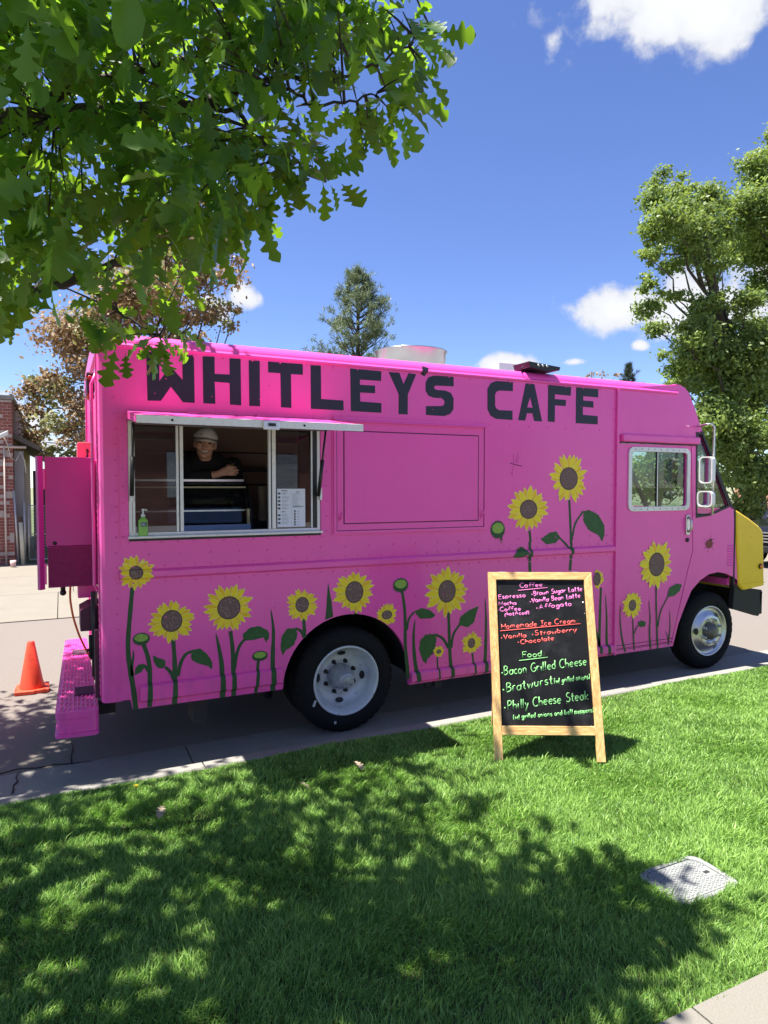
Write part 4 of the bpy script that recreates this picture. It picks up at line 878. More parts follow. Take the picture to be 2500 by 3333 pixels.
# mirrors on their arm
mc=lambda x,y,Y: P(x,y,Y)
arm=[P(2272,1388,-.01),P(2300,1381,-.16),P(2318,1380,-.20),P(2325,1390,-.20),P(2322,1530,-.20),P(2318,1676,-.20)]
mb=MB(); mb.tube(arm,.011,8); mb.tube([P(2318,1672,-.2),P(2316,1676,-.02)],.008,6); mm=mb.build('mirror_arm',alum,TR)
for (xa,xb,ya,yb,nm) in ((2287,2310,1486,1574,'mirror'),(2281,2309,1598,1650,'mirror')):
    a=P(xa,ya,-.2); b_=P(xb,yb,-.2); c_=(a+b_)/2; hw=.066 if yb-ya>60 else .075; hh=abs(a[2]-b_[2])/2
    t_=np.array([.19,-.98,0]); n_=np.array([-.98,-.19,0])
    lp=rquad(rect(-hw,hw,-hh,hh),min(hw,hh)*.6); li=rquad(rect(-hw+.012,hw-.012,-hh+.012,hh-.012),min(hw,hh)*.5)
    fn=lambda u,v,w_,c_=c_,t_=t_,n_=n_: tuple(c_+t_*u+np.array([0,0,v])+n_*w_)
    mo=MB().prism([lp],fn,-.05,.0).build(nm,alumw,TR,bevel=.012); MB().prism([lp,li],fn,.0,.012).build('mirror_rim',alumw,mo,bevel=.003); MB().prism([li],fn,.0005,.003).build('mirror_glass',M('mirror_silver',(.75,.77,.78),rough=.04,metal=1,var=.01),mo)
    e=P(2321,(ya+yb)/2,-.2); mb=MB(); mb.tube([c_-n_*.05,e],.014,8); mb.build('mirror_bracket',black,mo)
# ---- roof equipment
vc=(2.74,.92); zr=2.90
mb=MB(); mb.lathe([(.30,0),(.30,.05),(.325,.07),(.33,.245),(.345,.262),(.345,.27),(.325,.275),(.05,.285),(.001,.285)],(vc[0],vc[1],zr-.035),(0,0,1),48); mb.build('roof_vent',M('vent_metal',(.40,.40,.40),rough=.28,metal=.85,var=.1,scale=6),TR); 
a=P(1437,1168,.9); MB().box(vc[0]+.36,vc[0]+.50,.85,1.0,zr,zr+.13).build('vent_motor',alumw,TR,bevel=.01)
a=P(1600,1193,.55); b_=P(1672,1198,.55); MB().box(a[0]+.05,b_[0],.5,.62,2.88,float(P(1640,1183,.55)[2])).build('roof_box',alumw,TR,bevel=.006)
la=P(1694,1192,.06); lb=P(1797,1192,.06); lc=(la+lb)/2-np.array([0,0,.018])
MB().prism([[(la[0],lc[2]+.03),(lb[0],lc[2]+.005),(lb[0]-.01,lc[2]-.025),(lc[0]+.03,lc[2]-.04),(la[0]+.02,lc[2]-.02)]],XZ(0),-.055,.17).build('floodlight',black,TR,bevel=.006)
fl_=MB(); 
for k in range(3): fl_.lathe([(.012,-.001),(.012,-.006),(.0005,-.007)],(la[0]+.10+.045*k,-.056,lc[2]+.002),(0,1,0),10)
fl_.build('light_bolts',chrome,TR)
mb=MB(); mb.tube([(lc[0],.05,2.87),(lc[0],.05,lc[2]-.03)],.014,6); mb.tube([(la[0],.0,lc[2]),(la[0]-.03,-.0,lc[2]-.02),(la[0]-.02,.02,lc[2]-.05),(la[0]+.05,.06,2.87)],.005,5); mb.build('light_mount',black,TR)
# ---- rear: cage box with doors, step bumper, pump, lamps
bx=-.335; by=.5
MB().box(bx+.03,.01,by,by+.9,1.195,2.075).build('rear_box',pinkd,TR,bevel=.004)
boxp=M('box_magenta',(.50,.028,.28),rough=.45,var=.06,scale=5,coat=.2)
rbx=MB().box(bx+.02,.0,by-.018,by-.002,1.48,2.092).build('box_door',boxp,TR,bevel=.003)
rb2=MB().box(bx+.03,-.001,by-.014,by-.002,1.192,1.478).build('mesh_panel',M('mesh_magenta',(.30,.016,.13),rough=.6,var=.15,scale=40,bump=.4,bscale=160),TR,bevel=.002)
mb=MB()
for i in range(30):
    for j in range(24):
        cx=bx+.04+i*.0107+(.005 if j%2 else 0); cz_=1.205+j*.0112
        if cx>-.015: continue
        mb.add([(cx-.0042,by-.0145,cz_),(cx,by-.0185,cz_+.0035),(cx+.0042,by-.0145,cz_),(cx,by-.0145,cz_-.0035)],[(0,1,2),(0,2,3)])
tag(mb.build('perforation',M('perforation_dark',(.22,.012,.10),rough=.6),TR,fix=False),kind='stuff')
dl=MB(); dl.obox((bx-.012,by-.03,1.64),(.016,.012,0),(-.008,.012,0),(0,0,.455)); dl.build('open_door_leaf',boxp,TR,bevel=.003)
mb=MB(); 
for k in range(16): mb.lathe([(.006,0),(.004,-.003),(.0003,-.004)],(bx-.03,by-.028,1.22+.055*k),(.5,.86,0),6)
mb.build('leaf_rivets',pink,TR,fix=False)
for zz in (1.87,1.22): MB().box(bx+.008,bx+.022,by-.034,by-.019,zz,zz+.14).build('box_hinge',pink,TR,bevel=.003)
mb=MB(); mb.lathe([(.014,0),(.012,-.006),(.0004,-.007)],(bx+.075,by-.019,1.5),(0,1,0),12); mb.build('box_plug',black,TR)
mb=MB(); mb.tube([(bx+.12,by+.05,1.2),(bx+.12,by+.05,1.16)],.016,8); mb.ell((bx+.12,by+.05,1.145),.022,.02,.022,10,6); mb.build('box_knob',black,TR)
# dark maroon hopper/pump under the box and its pipe
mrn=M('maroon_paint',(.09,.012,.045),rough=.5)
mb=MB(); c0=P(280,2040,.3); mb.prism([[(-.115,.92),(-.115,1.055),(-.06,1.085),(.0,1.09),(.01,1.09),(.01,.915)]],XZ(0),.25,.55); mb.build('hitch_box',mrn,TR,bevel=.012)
MB().box(-.12,-.0,.6,.8,1.09,1.19).build('tail_lamp_box',pink,TR,bevel=.006)
mb=MB(); mb.tube([(-.03,.2,1.19),(-.03,.2,.62)],.02,8); mb.tube([(-.055,.2,.9),(-.055,.2,.75)],.012,6); mb.tube([(-.08,.2,.80),(-.03,.2,.80)],.012,6); mb.build('rear_pipe',dark,TR)
mb=MB(); mb.box(-.035,.004,.1,.16,.5,.95); mb.build('latch_bar',mrn,TR,bevel=.004)
# step bumper with rounded end and wavy anti-slip tread
SX0,SX1,SY0,SY1,SZ=-.275,-.018,.0,2.25,.455
def srr(d=0): return rquad([(SX1,SY0-d),(SX0-d,SY0+.02),(SX0+.07,SY1),(SX1,SY1+.03)],.05,5)
st=MB().prism([srr()],lambda u,v,w_:(u,v,w_),SZ-.045,SZ).build('step_bumper',pink,TR,bevel=.008)
MB().prism([rquad([(SX1-.0,SY0+.012),(SX0+.012,SY0+.03),(SX0+.08,SY1-.01),(SX1,SY1)],.05,5)],lambda u,v,w_:(u,v,w_),SZ-.14,SZ-.0455).build('step_apron',pink,st,bevel=.01)
MB().prism([srr(.004)],lambda u,v,w_:(u,v,w_),SZ-.165,SZ-.1405).build('step_edge',pink,st,bevel=.01)
mb=MB(); nx_=9
for k in range(9):
    x0_=SX0+.028+k*.0262
    mb.tube([(x0_+.07*(y_/2.25)*(1-k/9)+ .004*math.sin(y_*60+k),y_,SZ+.001) for y_ in np.linspace(.05,2.2,90)],.007,6)
mb.build('tread_ridges',pink,st)
for y_ in (.35,1.55): MB().box(-.15,-.03,y_,y_+.19,SZ+.0012,SZ+.0115).build('step_pad',M('step_pad%d'%int(y_*10),(.07,.02,.045),rough=.7),st)
for yy in (.3,1.2,1.9): MB().box(-.12,.1,yy,yy+.06,SZ-.13,SZ-.05).build('step_bracket',dark,TR)
# clearance lamps and grab rail on the rear edge
red=M('red_lens',(.55,.01,.015),rough=.25,coat=.5)
for (yy,zz) in ((.35,2.62),(.35,2.50)): mb=MB(); mb.ell((-.03,yy,zz),.03,.06,.03,14,8); mb.build('clearance_lamp',red,TR)
mb=MB(); mb.box(-.05,.0,.3,.5,2.52,2.66); mb.build('lamp_housing',mrn,TR,bevel=.012)
mb=MB(); mb.tube([(-.002,.10,1.2),(-.03,.10,1.25),(-.03,.10,2.55),(-.002,.10,2.62)],.010,8); mb.build('grab_rail',pink,TR)
mb=MB(); mb.tube([(-.004,.06+.0*k,.52+.022*k) for k in range(103)],[.003+.0035*(k%2) for k in range(103)],6); mb.build('weld_bead',pink,TR)

# ------------------------------------------------------------------ painted artwork (thin paint layers lying on the panels)
def surf(x,z):
    h=0.
    if .118<x<4.384 and (1.236<z<1.2815 or 1.3455<z<1.385): h=.0024
    for x0,x1,z0,z1,hh in RAILS:
        if x0<=x<=x1 and z0-.0005<=z<=z1+.0005:
            d=min(z-z0,z1-z); h=max(h,hh*(.58+.42*min(1,max(0,d)/.014)))
    return h
CUT=sorted({q for r in RAILS for q in (r[2]-.0012,r[2]+.0004,r[2]+.014,r[3]-.014,r[3]-.0004,r[3]+.0012)}|{1.236,1.385})
def paint(name,polys,mats,lift,parent):
    """polys: list of (loop in XZ, material index)"""
    bm=bmesh.new()
    for loop,mi in polys:
        tr=tessellate_polygon([[Vector((p[0],p[1],0)) for p in loop]])
        vs=[bm.verts.new((p[0],0,p[1])) for p in loop]
        for t in tr:
            try: f=bm.faces.new([vs[i] for i in t]); f.material_index=mi
            except ValueError: pass
    zs=[v.co.z for v in bm.verts]; lo,hi=min(zs),max(zs)
    for c in CUT:
        if lo<c<hi: bmesh.ops.bisect_plane(bm,geom=bm.verts[:]+bm.edges[:]+bm.faces[:],plane_co=(0,0,c),plane_no=(0,0,1))
    for v in bm.verts: v.co.y=-surf(v.co.x,v.co.z)-lift
    bmesh.ops.recalc_face_normals(bm,faces=bm.faces)
    for f in bm.faces:
        if f.normal.y>0: f.normal_flip()
    me=bpy.data.meshes.new(name); bm.to_mesh(me); bm.free(); return link(name,me,mats,parent)
letters={
'W':[(878,175),(955,178),(956,352),(1022,262),(1096,345),(1093,195),(1163,197),(1168,482),(1098,478),(1025,385),(965,470),(885,468)],
'H':[(1216,203),(1287,205),(1288,308),(1378,312),(1377,215),(1443,218),(1447,497),(1380,492),(1378,362),(1288,355),(1292,488),(1220,484)],
'I':[(1492,227),(1558,230),(1560,502),(1496,500)]}
LP=[(l,[(x*.5425,1050+y*.5425) for x,y in q]) for l,q in letters.items()]
LP.append(('T',[(820+x*.18083,1130+y*.18083) for x,y in ((290,260),(912,307),(917,498),(702,485),(710,1095),(524,1082),(513,468),(293,455))]))
R3=lambda q:[(1000+x*.6028,1100+y*.6028) for x,y in q]
LP+=[('L',R3([(18,147),(73,150),(75,330),(195,338),(196,391),(20,383)])),
('E',R3([(232,165),(400,180),(398,232),(284,225),(284,253),(366,258),(366,299),(285,294),(286,343),(400,352),(400,404),(236,395)])),
('Y',R3([(440,184),(497,188),(520,250),(547,190),(588,196),(543,305),(542,413),(493,411),(494,305)])),
('apostrophe',R3([(622,150),(655,163),(633,208),(612,195)])),
('S',R3([(790,210),(685,203),(655,212),(639,240),(639,285),(655,312),(680,322),(725,326),(738,335),(742,350),(738,362),(725,368),(641,368),(641,416),(740,422),(772,410),(789,385),(790,325),(775,297),(745,284),(700,281),(688,275),(684,265),(690,258),(705,257),(790,262)])),
('C',R3([(1110,238),(1020,232),(990,245),(973,275),(973,385),(990,420),(1020,437),(1108,443),(1108,393),(1035,390),(1020,380),(1014,365),(1014,305),(1022,290),(1040,284),(1110,287)])),
('A',R3([(1180,245),(1226,249),(1268,451),(1225,448),(1216,408),(1186,406),(1177,446),(1139,444)])),
('F',R3([(1301,253),(1425,265),(1422,312),(1337,304),(1337,330),(1397,335),(1395,368),(1337,364),(1336,454),(1299,451)])),
('E',R3([(1452,266),(1571,276),(1570,321),(1490,314),(1490,338),(1545,342),(1545,377),(1488,371),(1488,415),(1568,422),(1568,467),(1450,460)]))]
edge_l=M('letter_edge',(.72,.16,.45),rough=.5)
for l,q in LP:
    lp=[xz(*p) for p in q]
    if l=='apostrophe':      # runs up over the rounded cant rail
        TL,TRr,BRr,BL=[np.array(p) for p in lp]; mb=MB(); vs=[]
        def ry(z):
            if z<2.780: return -.0026
            if z<2.806: return -.0205
            return .085-.092*math.cos(math.asin(min(1,(z-2.795)/.085)))-.002
        for k in range(25):
            t=k/24; A_=BL+(TL-BL)*t; B_=BRr+(TRr-BRr)*t; vs+=[(A_[0],ry(A_[1]),A_[1]),(B_[0],ry(B_[1]),B_[1])]
        mb.add(vs,[(2*k,2*k+1,2*k+3,2*k+2) for k in range(24)]); tag(mb.build('letter',navy,TR),'painted dark navy apostrophe'); continue
    if l=='A':
        hole=[xz(*p) for p in R3([(1203,320),(1218,377),(1187,375)])]
        o=MB().prism([lp,hole],XZ(0),-.0026,-.0008).build('letter',navy,TR)
    else: o=MB().prism([lp],XZ(0),-.0026,-.0008).build('letter',navy,TR)
    tag(o,'painted dark navy '+('apostrophe' if l=='apostrophe' else 'letter '+l))
py1=M('petal_yellow',(.96,.68,.008),rough=.55,var=.08,scale=30); py2=M('petal_deep_yellow',(.88,.53,.003),rough=.55,var=.1,scale=30); pye=M('petal_edge',(.96,.78,.20),rough=.55)
brn=M('disc_brown',(.17,.095,.085),rough=.7,var=.25,scale=50); brd=M('disc_edge',(.03,.018,.02),rough=.7); dotm=M('disc_dots',(.55,.45,.34),rough=.6)
grn=M('stem_green',(.018,.075,.02),rough=.55,var=.25,scale=18); grn2=M('leaf_green',(.022,.095,.02),rough=.55,var=.3,scale=22); grn3=M('vein_green',(.05,.15,.04),rough=.6); bud=M('bud_green',(.26,.42,.06),rough=.6,var=.25,scale=60)
def ribbon(path,w0,w1,pw=1.):
    """px path -> tapered painted stroke polygon in XZ (widths in px)"""
    p=np.array([xz(*q) for q in path]); 
    # resample smoothly
    t=np.linspace(0,len(p)-1,4*(len(p)-1)+1); q=np.array([[np.interp(u,range(len(p)),p[:,k]) for k in (0,1)] for u in t])
    for _ in range(2): q[1:-1]=(q[:-2]+2*q[1:-1]+q[2:])/4
    ww=[]
    for i,u in enumerate(t): 
        f=u/(len(p)-1); ww.append((w0+(w1-w0)*f**pw)/500.*.5*(1+.06*math.sin(i*1.9)))
    L_=[];R_=[]
    for i in range(len(q)):
        d=q[min(i+1,len(q)-1)]-q[max(i-1,0)]; d/=np.linalg.norm(d)+1e-9; n_=np.array([-d[1],d[0]])
        L_.append(tuple(q[i]+n_*ww[i])); R_.append(tuple(q[i]-n_*ww[i]))
    return L_+R_[::-1]
def serrate(q):
    """leaf outline px -> serrated XZ loop"""
    p=[np.array(xz(*a)) for a in q]; out_=[]
    m=len(p); c=sum(p)/m
    for i in range(m):
        a=p[i];b=p[(i+1)%m]; k=max(2,int(np.linalg.norm(b-a)/.016))
        for j in range(k):
            t=j/k; u=a+(b-a)*t; s=1+(.045 if j%2 else -.02); out_.append(tuple(c+(u-c)*s))
    return out_
def sunflower(c,disc,outer,n=22,stem=None,sw=16,stalks=(),lv=(),tilt=0.,cutarch=False,half=None):
    cx,cz=xz(*c); sx=(xz(c[0]+10,c[1])[0]-xz(c[0]-10,c[1])[0])/20; sz=(xz(c[0],c[1]-10)[1]-xz(c[0],c[1]+10)[1])/20
    dx_,dz_=disc[0]*sx,disc[1]*sz; ox,oz=outer[0]*sx,outer[1]*sz
    root=None; st_=[]
    if stem: st_.append((ribbon(stem,sw*.75,sw),0))
    for s in stalks: st_.append((ribbon(s,sw*.8,sw*.55),0))
    pet=[];edg=[]
    rd=random.Random(int(c[0]*7+c[1]))
    for layer in (0,1):
        for k in range(n):
            if k%2!=layer: continue
            a=2*PI*k/n+rd.uniform(-.09,.09)+.05; ln=rd.uniform(.85,1.09)*(1.0 if layer else .97); hw=2*PI/n*rd.uniform(.7,.95)
            def pt(f,da,g=1.): return (cx+math.cos(a+da)*(dx_*.9+(ox*ln-dx_*.9)*f)*g, cz+math.sin(a+da)*(dz_*.9+(oz*ln-dz_*.9)*f)*g)
            lp=[pt(0,-hw*.75),pt(.3,-hw*.95),pt(.6,-hw*.72),pt(.85,-hw*.3),pt(1,0),pt(.85,hw*.3),pt(.6,hw*.72),pt(.3,hw*.95),pt(0,hw*.75)]
            if half is not None and half(lp[4][0],lp[4][1],cx,cz): continue
            if cutarch:
                lp=[p if math.hypot(p[0]-RW[0],p[1]-.405)>.522 else tuple(np.array([RW[0],.405])+(np.array(p)-np.array([RW[0],.405]))*(.522/math.hypot(p[0]-RW[0],p[1]-.405))) for p in lp]
            m_=np.mean(lp,axis=0); edg.append((lp,layer)); pet.append(([tuple(m_+(np.array(p)-m_)*.84) for p in lp],layer))
    root=paint('painted_sunflower',[(l,0) for l,k in edg if k==0]+[],[pye],.0022,TR) if any(k==0 for l,k in edg) else None
    if root is None: return
    paint('petals',[(l,0) for l,k in pet if k==0],[py2],.0025,root)
    paint('petal_rims',[(l,0) for l,k in edg if k==1],[pye],.0028,root)
    paint('petals',[(l,0) for l,k in pet if k==1],[py1],.0031,root)
    el=lambda f,m=28:[(cx+dx_*f*math.cos(2*PI*i/m),cz+dz_*f*math.sin(2*PI*i/m)) for i in range(m)]
    def ca(lp): 
        if not cutarch: return lp
        return [p if math.hypot(p[0]-RW[0],p[1]-.405)>.522 else tuple(np.array([RW[0],.405])+(np.array(p)-np.array([RW[0],.405]))*(.522/math.hypot(p[0]-RW[0],p[1]-.405))) for p in lp]
    paint('disc_rim',[(ca(el(1.05)),0)],[brd],.0036,root); paint('disc',[(ca(el(.98)),0)],[brn],.0040,root)
    dots=[]
    for q in range(int(14+disc[0]*1.1)):
        a=rd.uniform(0,2*PI); r=rd.random()**.5*.85; u=cx+dx_*r*math.cos(a); v=cz+dz_*r*math.sin(a); e=.0022*rd.uniform(.7,1.3)
        dots.append(([(u-e,v),(u,v-e),(u+e,v),(u,v+e)],0))
    paint('seed_dots',dots,[dotm],.0046,root)
    if st_:
        for l,_ in st_[:1]: paint('stem',[(l,0)],[grn],.0012,root)
        for l,_ in st_[1:]: paint('leaf_stalk',[(l,0)],[grn],.0015,root)
    for q in lv:
        paint('painted_leaf',[(serrate(q),0)],[grn2],.0018,root); vein(q,root)
def vein(q,root):
    a=np.array(q[0],float); b=max((np.array(p,float) for p in q),key=lambda p:np.linalg.norm(p-a)); c=np.mean(q,axis=0)
    paint('leaf_vein',[(ribbon([tuple(a+(c-a)*.15),tuple(c),tuple(c+(b-c)*.8)],2.2,1.),0)],[grn3],.0022,root)
def blade(path,wb,parent=TR): paint('painted_grass_blade',[(ribbon(path,1.5,wb*1.1,.55),0)],[grn],.0012,parent)
def painted_bud(c,r,stem,sw=15,stalks=(),lv=()):
    cx,cz=xz(*c); sx=(xz(c[0]+10,c[1])[0]-xz(c[0]-10,c[1])[0])/20; rd=random.Random(int(c[0]))
    root=paint('painted_bud',[([(cx+r[0]*sx*(1+.16*(i%2))*math.cos(2*PI*i/36),cz+r[1]*sx*(1+.2*(i%2))*math.sin(2*PI*i/36)) for i in range(36)],0)],[grn],.0026,TR)
    paint('bud_centre',[([(cx+r[0]*sx*.78*(1+.12*rd.random())*math.cos(2*PI*i/28),cz+r[1]*sx*.2+r[1]*sx*.62*(1+.15*rd.random())*math.sin(2*PI*i/28)) for i in range(28)],0)],[bud],.003,root)
    paint('stem',[(ribbon(stem,sw*.8,sw),0)],[grn],.0012,root)
    for s in stalks: paint('leaf_stalk',[(ribbon(s,sw*.7,sw*.5),0)],[grn],.0015,root)
    for q in lv: paint('painted_leaf',[(serrate(q),0)],[grn2],.0018,root)
S5=lambda *q:[(x*.5425,1750+y*.5425) for x,y in q]; S6=lambda *q:[(900+x*.4822,1800+y*.4822) for x,y in q]
S3=lambda *q:[(1000+x*.6028,1100+y*.6028) for x,y in q]; S4=lambda *q:[(1900+x*.4747,1200+y*.4747) for x,y in q]; SB=lambda *q:[(1550+x*.2712,1750+y*.2712) for x,y in q]
sunflower((442,1863),(22,21),(61,58),18,S5((795,300),(785,400),(765,640),(775,760),(800,900),(815,1030)),17)
sunflower((559,2021),(33,34),(76,71),24,S5((1038,600),(1050,750),(1048,1000)),17,[S5((1045,850),(1020,800),(990,775)),S5((1065,830),(1085,745),(1115,695),(1160,680))],[S5((915,705),(950,722),(990,735),(992,765),(975,785),(945,780),(925,750)),S5((1145,680),(1195,662),(1235,690),(1268,735),(1275,765),(1268,792),(1250,770),(1190,755),(1150,735))])
sunflower((745,1978),(36,36),(80,82),26,S5((1382,560),(1395,650),(1400,780),(1402,950)),17,[S5((1405,790),(1418,700),(1440,640),(1475,605))],[S5((1455,582),(1500,540),(1555,530),(1608,558),(1616,590),(1597,632),(1580,598),(1530,612),(1470,618))])
painted_bud((460,2080),(26,20),S5((862,640),(890,720),(900,800),(898,1015)),16,[S5((890,800),(870,770),(860,765))],[S5((808,825),(812,785),(830,762),(862,757),(868,775),(850,805))])
blade(S5((1295,575),(1312,650),(1332,760),(1336,960)),18)
blade(S5((800,675),(800,720),(790,780),(795,830)),10)
painted_bud((846,2135),(24,15),S5((1550,740),(1542,820),(1535,930)),13)
blade(S5((1625,428),(1643,560),(1636,700),(1637,918)),18)
sunflower((983.4,1967.8),(21,24),(55,53),22,S6((183,445),(188,520),(186,572)),16,[S6((185,560),(165,525),(130,508))],[S6((135,508),(72,510),(35,562),(27,635),(38,692),(68,652),(115,625),(140,560))])
paint('painted_grass_blade',[([xz(*q) for q in S6((348,198),(372,330),(383,430),(328,452),(336,370),(342,270))],0)],[grn],.0012,TR)
sunflower((1153,1927),(28,34),(68,68),24,S6((533,395),(536,412)),14)
sunflower((1259,2001),(16,14),(36,41),20,cutarch=True)
painted_bud((1304,1905),(23,19),S6((846,250),(862,340),(870,470),(868,620),(890,850)),15,[S6((878,520),(892,440),(930,398))],[S6((928,395),(980,371),(1035,385),(1073,420),(1045,440),(970,443))])
blade(S6((935,448),(923,560),(930,700),(955,868)),18)
sunflower((1454.5,1924.4),(27,35),(70,83),22,S6((1160,400),(1165,520),(1168,650),(1182,845)),17,[S6((1178,640),(1192,545),(1238,480)),S6((1160,640),(1125,575),(1072,550))],[S6((1230,485),(1240,432),(1290,392),(1365,357),(1347,412),(1332,468),(1292,500),(1250,492)),S6((1078,548),(1010,548),(970,590),(962,650),(980,712),(1006,752),(1022,712),(1062,670),(1078,600))])
sunflower((1428,2120.7),(8,7),(19,21),16,S6((1085,700),(1088,780),(1092,855)),9)
sunflower((1534,2093),(11.5,15.5),(33,38),18,S6((1322,675),(1330,750),(1334,822)),11)
blade(S6((1408,303),(1415,450),(1412,640),(1404,812)),17)
sunflower((1720,1657.6),(27,30),(67,74),22,S3((1200,1040),(1206,1100))+SB((640,60),(642,200),(645,440)),16,[SB((645,330),(620,210),(580,150))],[SB((415,230),(465,160),(520,108),(560,115),(598,155),(590,205),(540,235),(470,240))])
sunflower((1850.6,1558),(28,35.5),(62,80),24,S3((1415,875),(1420,980),(1425,1120))+SB((1137,120),(1135,250),(1125,395)),16,[S3((1428,1090),(1445,1000),(1490,935)),S3((1422,1150),(1395,1112),(1358,1075))],[S3((1490,938),(1522,929),(1570,953),(1603,1008),(1606,1060),(1592,1098),(1572,1065),(1520,1038),(1492,992)),S3((1260,1087),(1308,1052),(1345,1044),(1364,1075),(1345,1106),(1292,1114))])
painted_bud((1620,1724),(22,22),S3((1043,1060),(1052,1110))+SB((290,40),(315,160),(308,300),(305,440)),14)
sunflower((1943,1884),(11,21),(22,34),18,S4((118,1500),(112,1650),(105,1950)),17,half=lambda x,z,cx,cz: x<cx-.03)
blade(S4((148,1545),(158,1700),(155,1850),(165,1958)),17); blade(S4((20,1560),(40,1680),(85,1800),(110,1900)),15)
sunflower((2137,1837),(24,37),(55,81),22,S4((497,1490),(497,1620),(502,1780),(507,1920)),12,[S4((508,1770),(525,1660),(580,1560))],[S4((573,1562),(588,1502),(638,1474),(672,1480),(660,1522),(622,1556),(598,1563))])
sunflower((2058,1970),(11.5,17.5),(33,46),20,S4((336,1712),(340,1800),(346,1932)),9,[S4((345,1820),(360,1780),(375,1760))],[S4((368,1742),(398,1726),(425,1737),(420,1768),(385,1772))])
blade(S4((255,1618),(248,1720),(262,1850),(285,1945)),10); blade(S4((445,1588),(458,1700),(450,1800),(458,1922)),11); blade(S4((590,1658),(594,1780),(578,1895)),9); blade(S4((560,1800),(575,1830),(582,1870)),7)
# painted dragonfly and red beetle
dgm=M('dragonfly_paint',(.20,.004,.07),rough=.6); bt=M('beetle_red',(.22,.02,.025),rough=.5)
Z5=lambda *q:[(1650+x*.0422,1480+y*.0422) for x,y in q]
dg=paint('painted_dragonfly',[(ribbon(Z5((240,640),(420,700),(700,780),(900,830),(1180,890)),3.4,3.2),0)],[dgm],.002,TR)
for w_ in (((520,620),(500,300),(520,-100)),((660,620),(720,300),(860,-200)),((760,640),(880,330),(1000,100)),((480,880),(450,1100),(380,1400),(250,1500)),((380,1400),(440,1640))): paint('dragonfly_wing',[(ribbon(Z5(*w_),1.3,1.0),0)],[dgm],.0016,dg)
bc=(2308,1771); bx_,bz_=xz(*bc); sxx=(xz(2318,1771)[0]-xz(2298,1771)[0])/20; szz=.0022
bo=paint('painted_beetle',[([(bx_+12*sxx*math.cos(2*PI*i/24),bz_+20*szz*math.sin(2*PI*i/24)) for i in range(24)],0)],[bt],.002,TR)
for (a,b) in (((-10,12),(-18,18)),((-12,2),(-20,4)),((-10,-10),(-18,-18)),((10,12),(18,20)),((12,2),(19,5)),((10,-10),(15,-20)),((4,18),(7,32)),((-3,-18),(-6,-28))):
    paint('beetle_leg',[(ribbon([(bc[0]+a[0],bc[1]-a[1]),((a[0]+b[0])/2+bc[0]+1,bc[1]-(a[1]+b[1])/2-1),(bc[0]+b[0],bc[1]-b[1])],2,1.2),0)],[brd],.0016,bo)
paint('beetle_head',[([(bx_+sxx*5+5*sxx*math.cos(2*PI*i/12),bz_+20*szz+4*szz*math.sin(2*PI*i/12)) for i in range(12)],0)],[brd],.0024,bo)

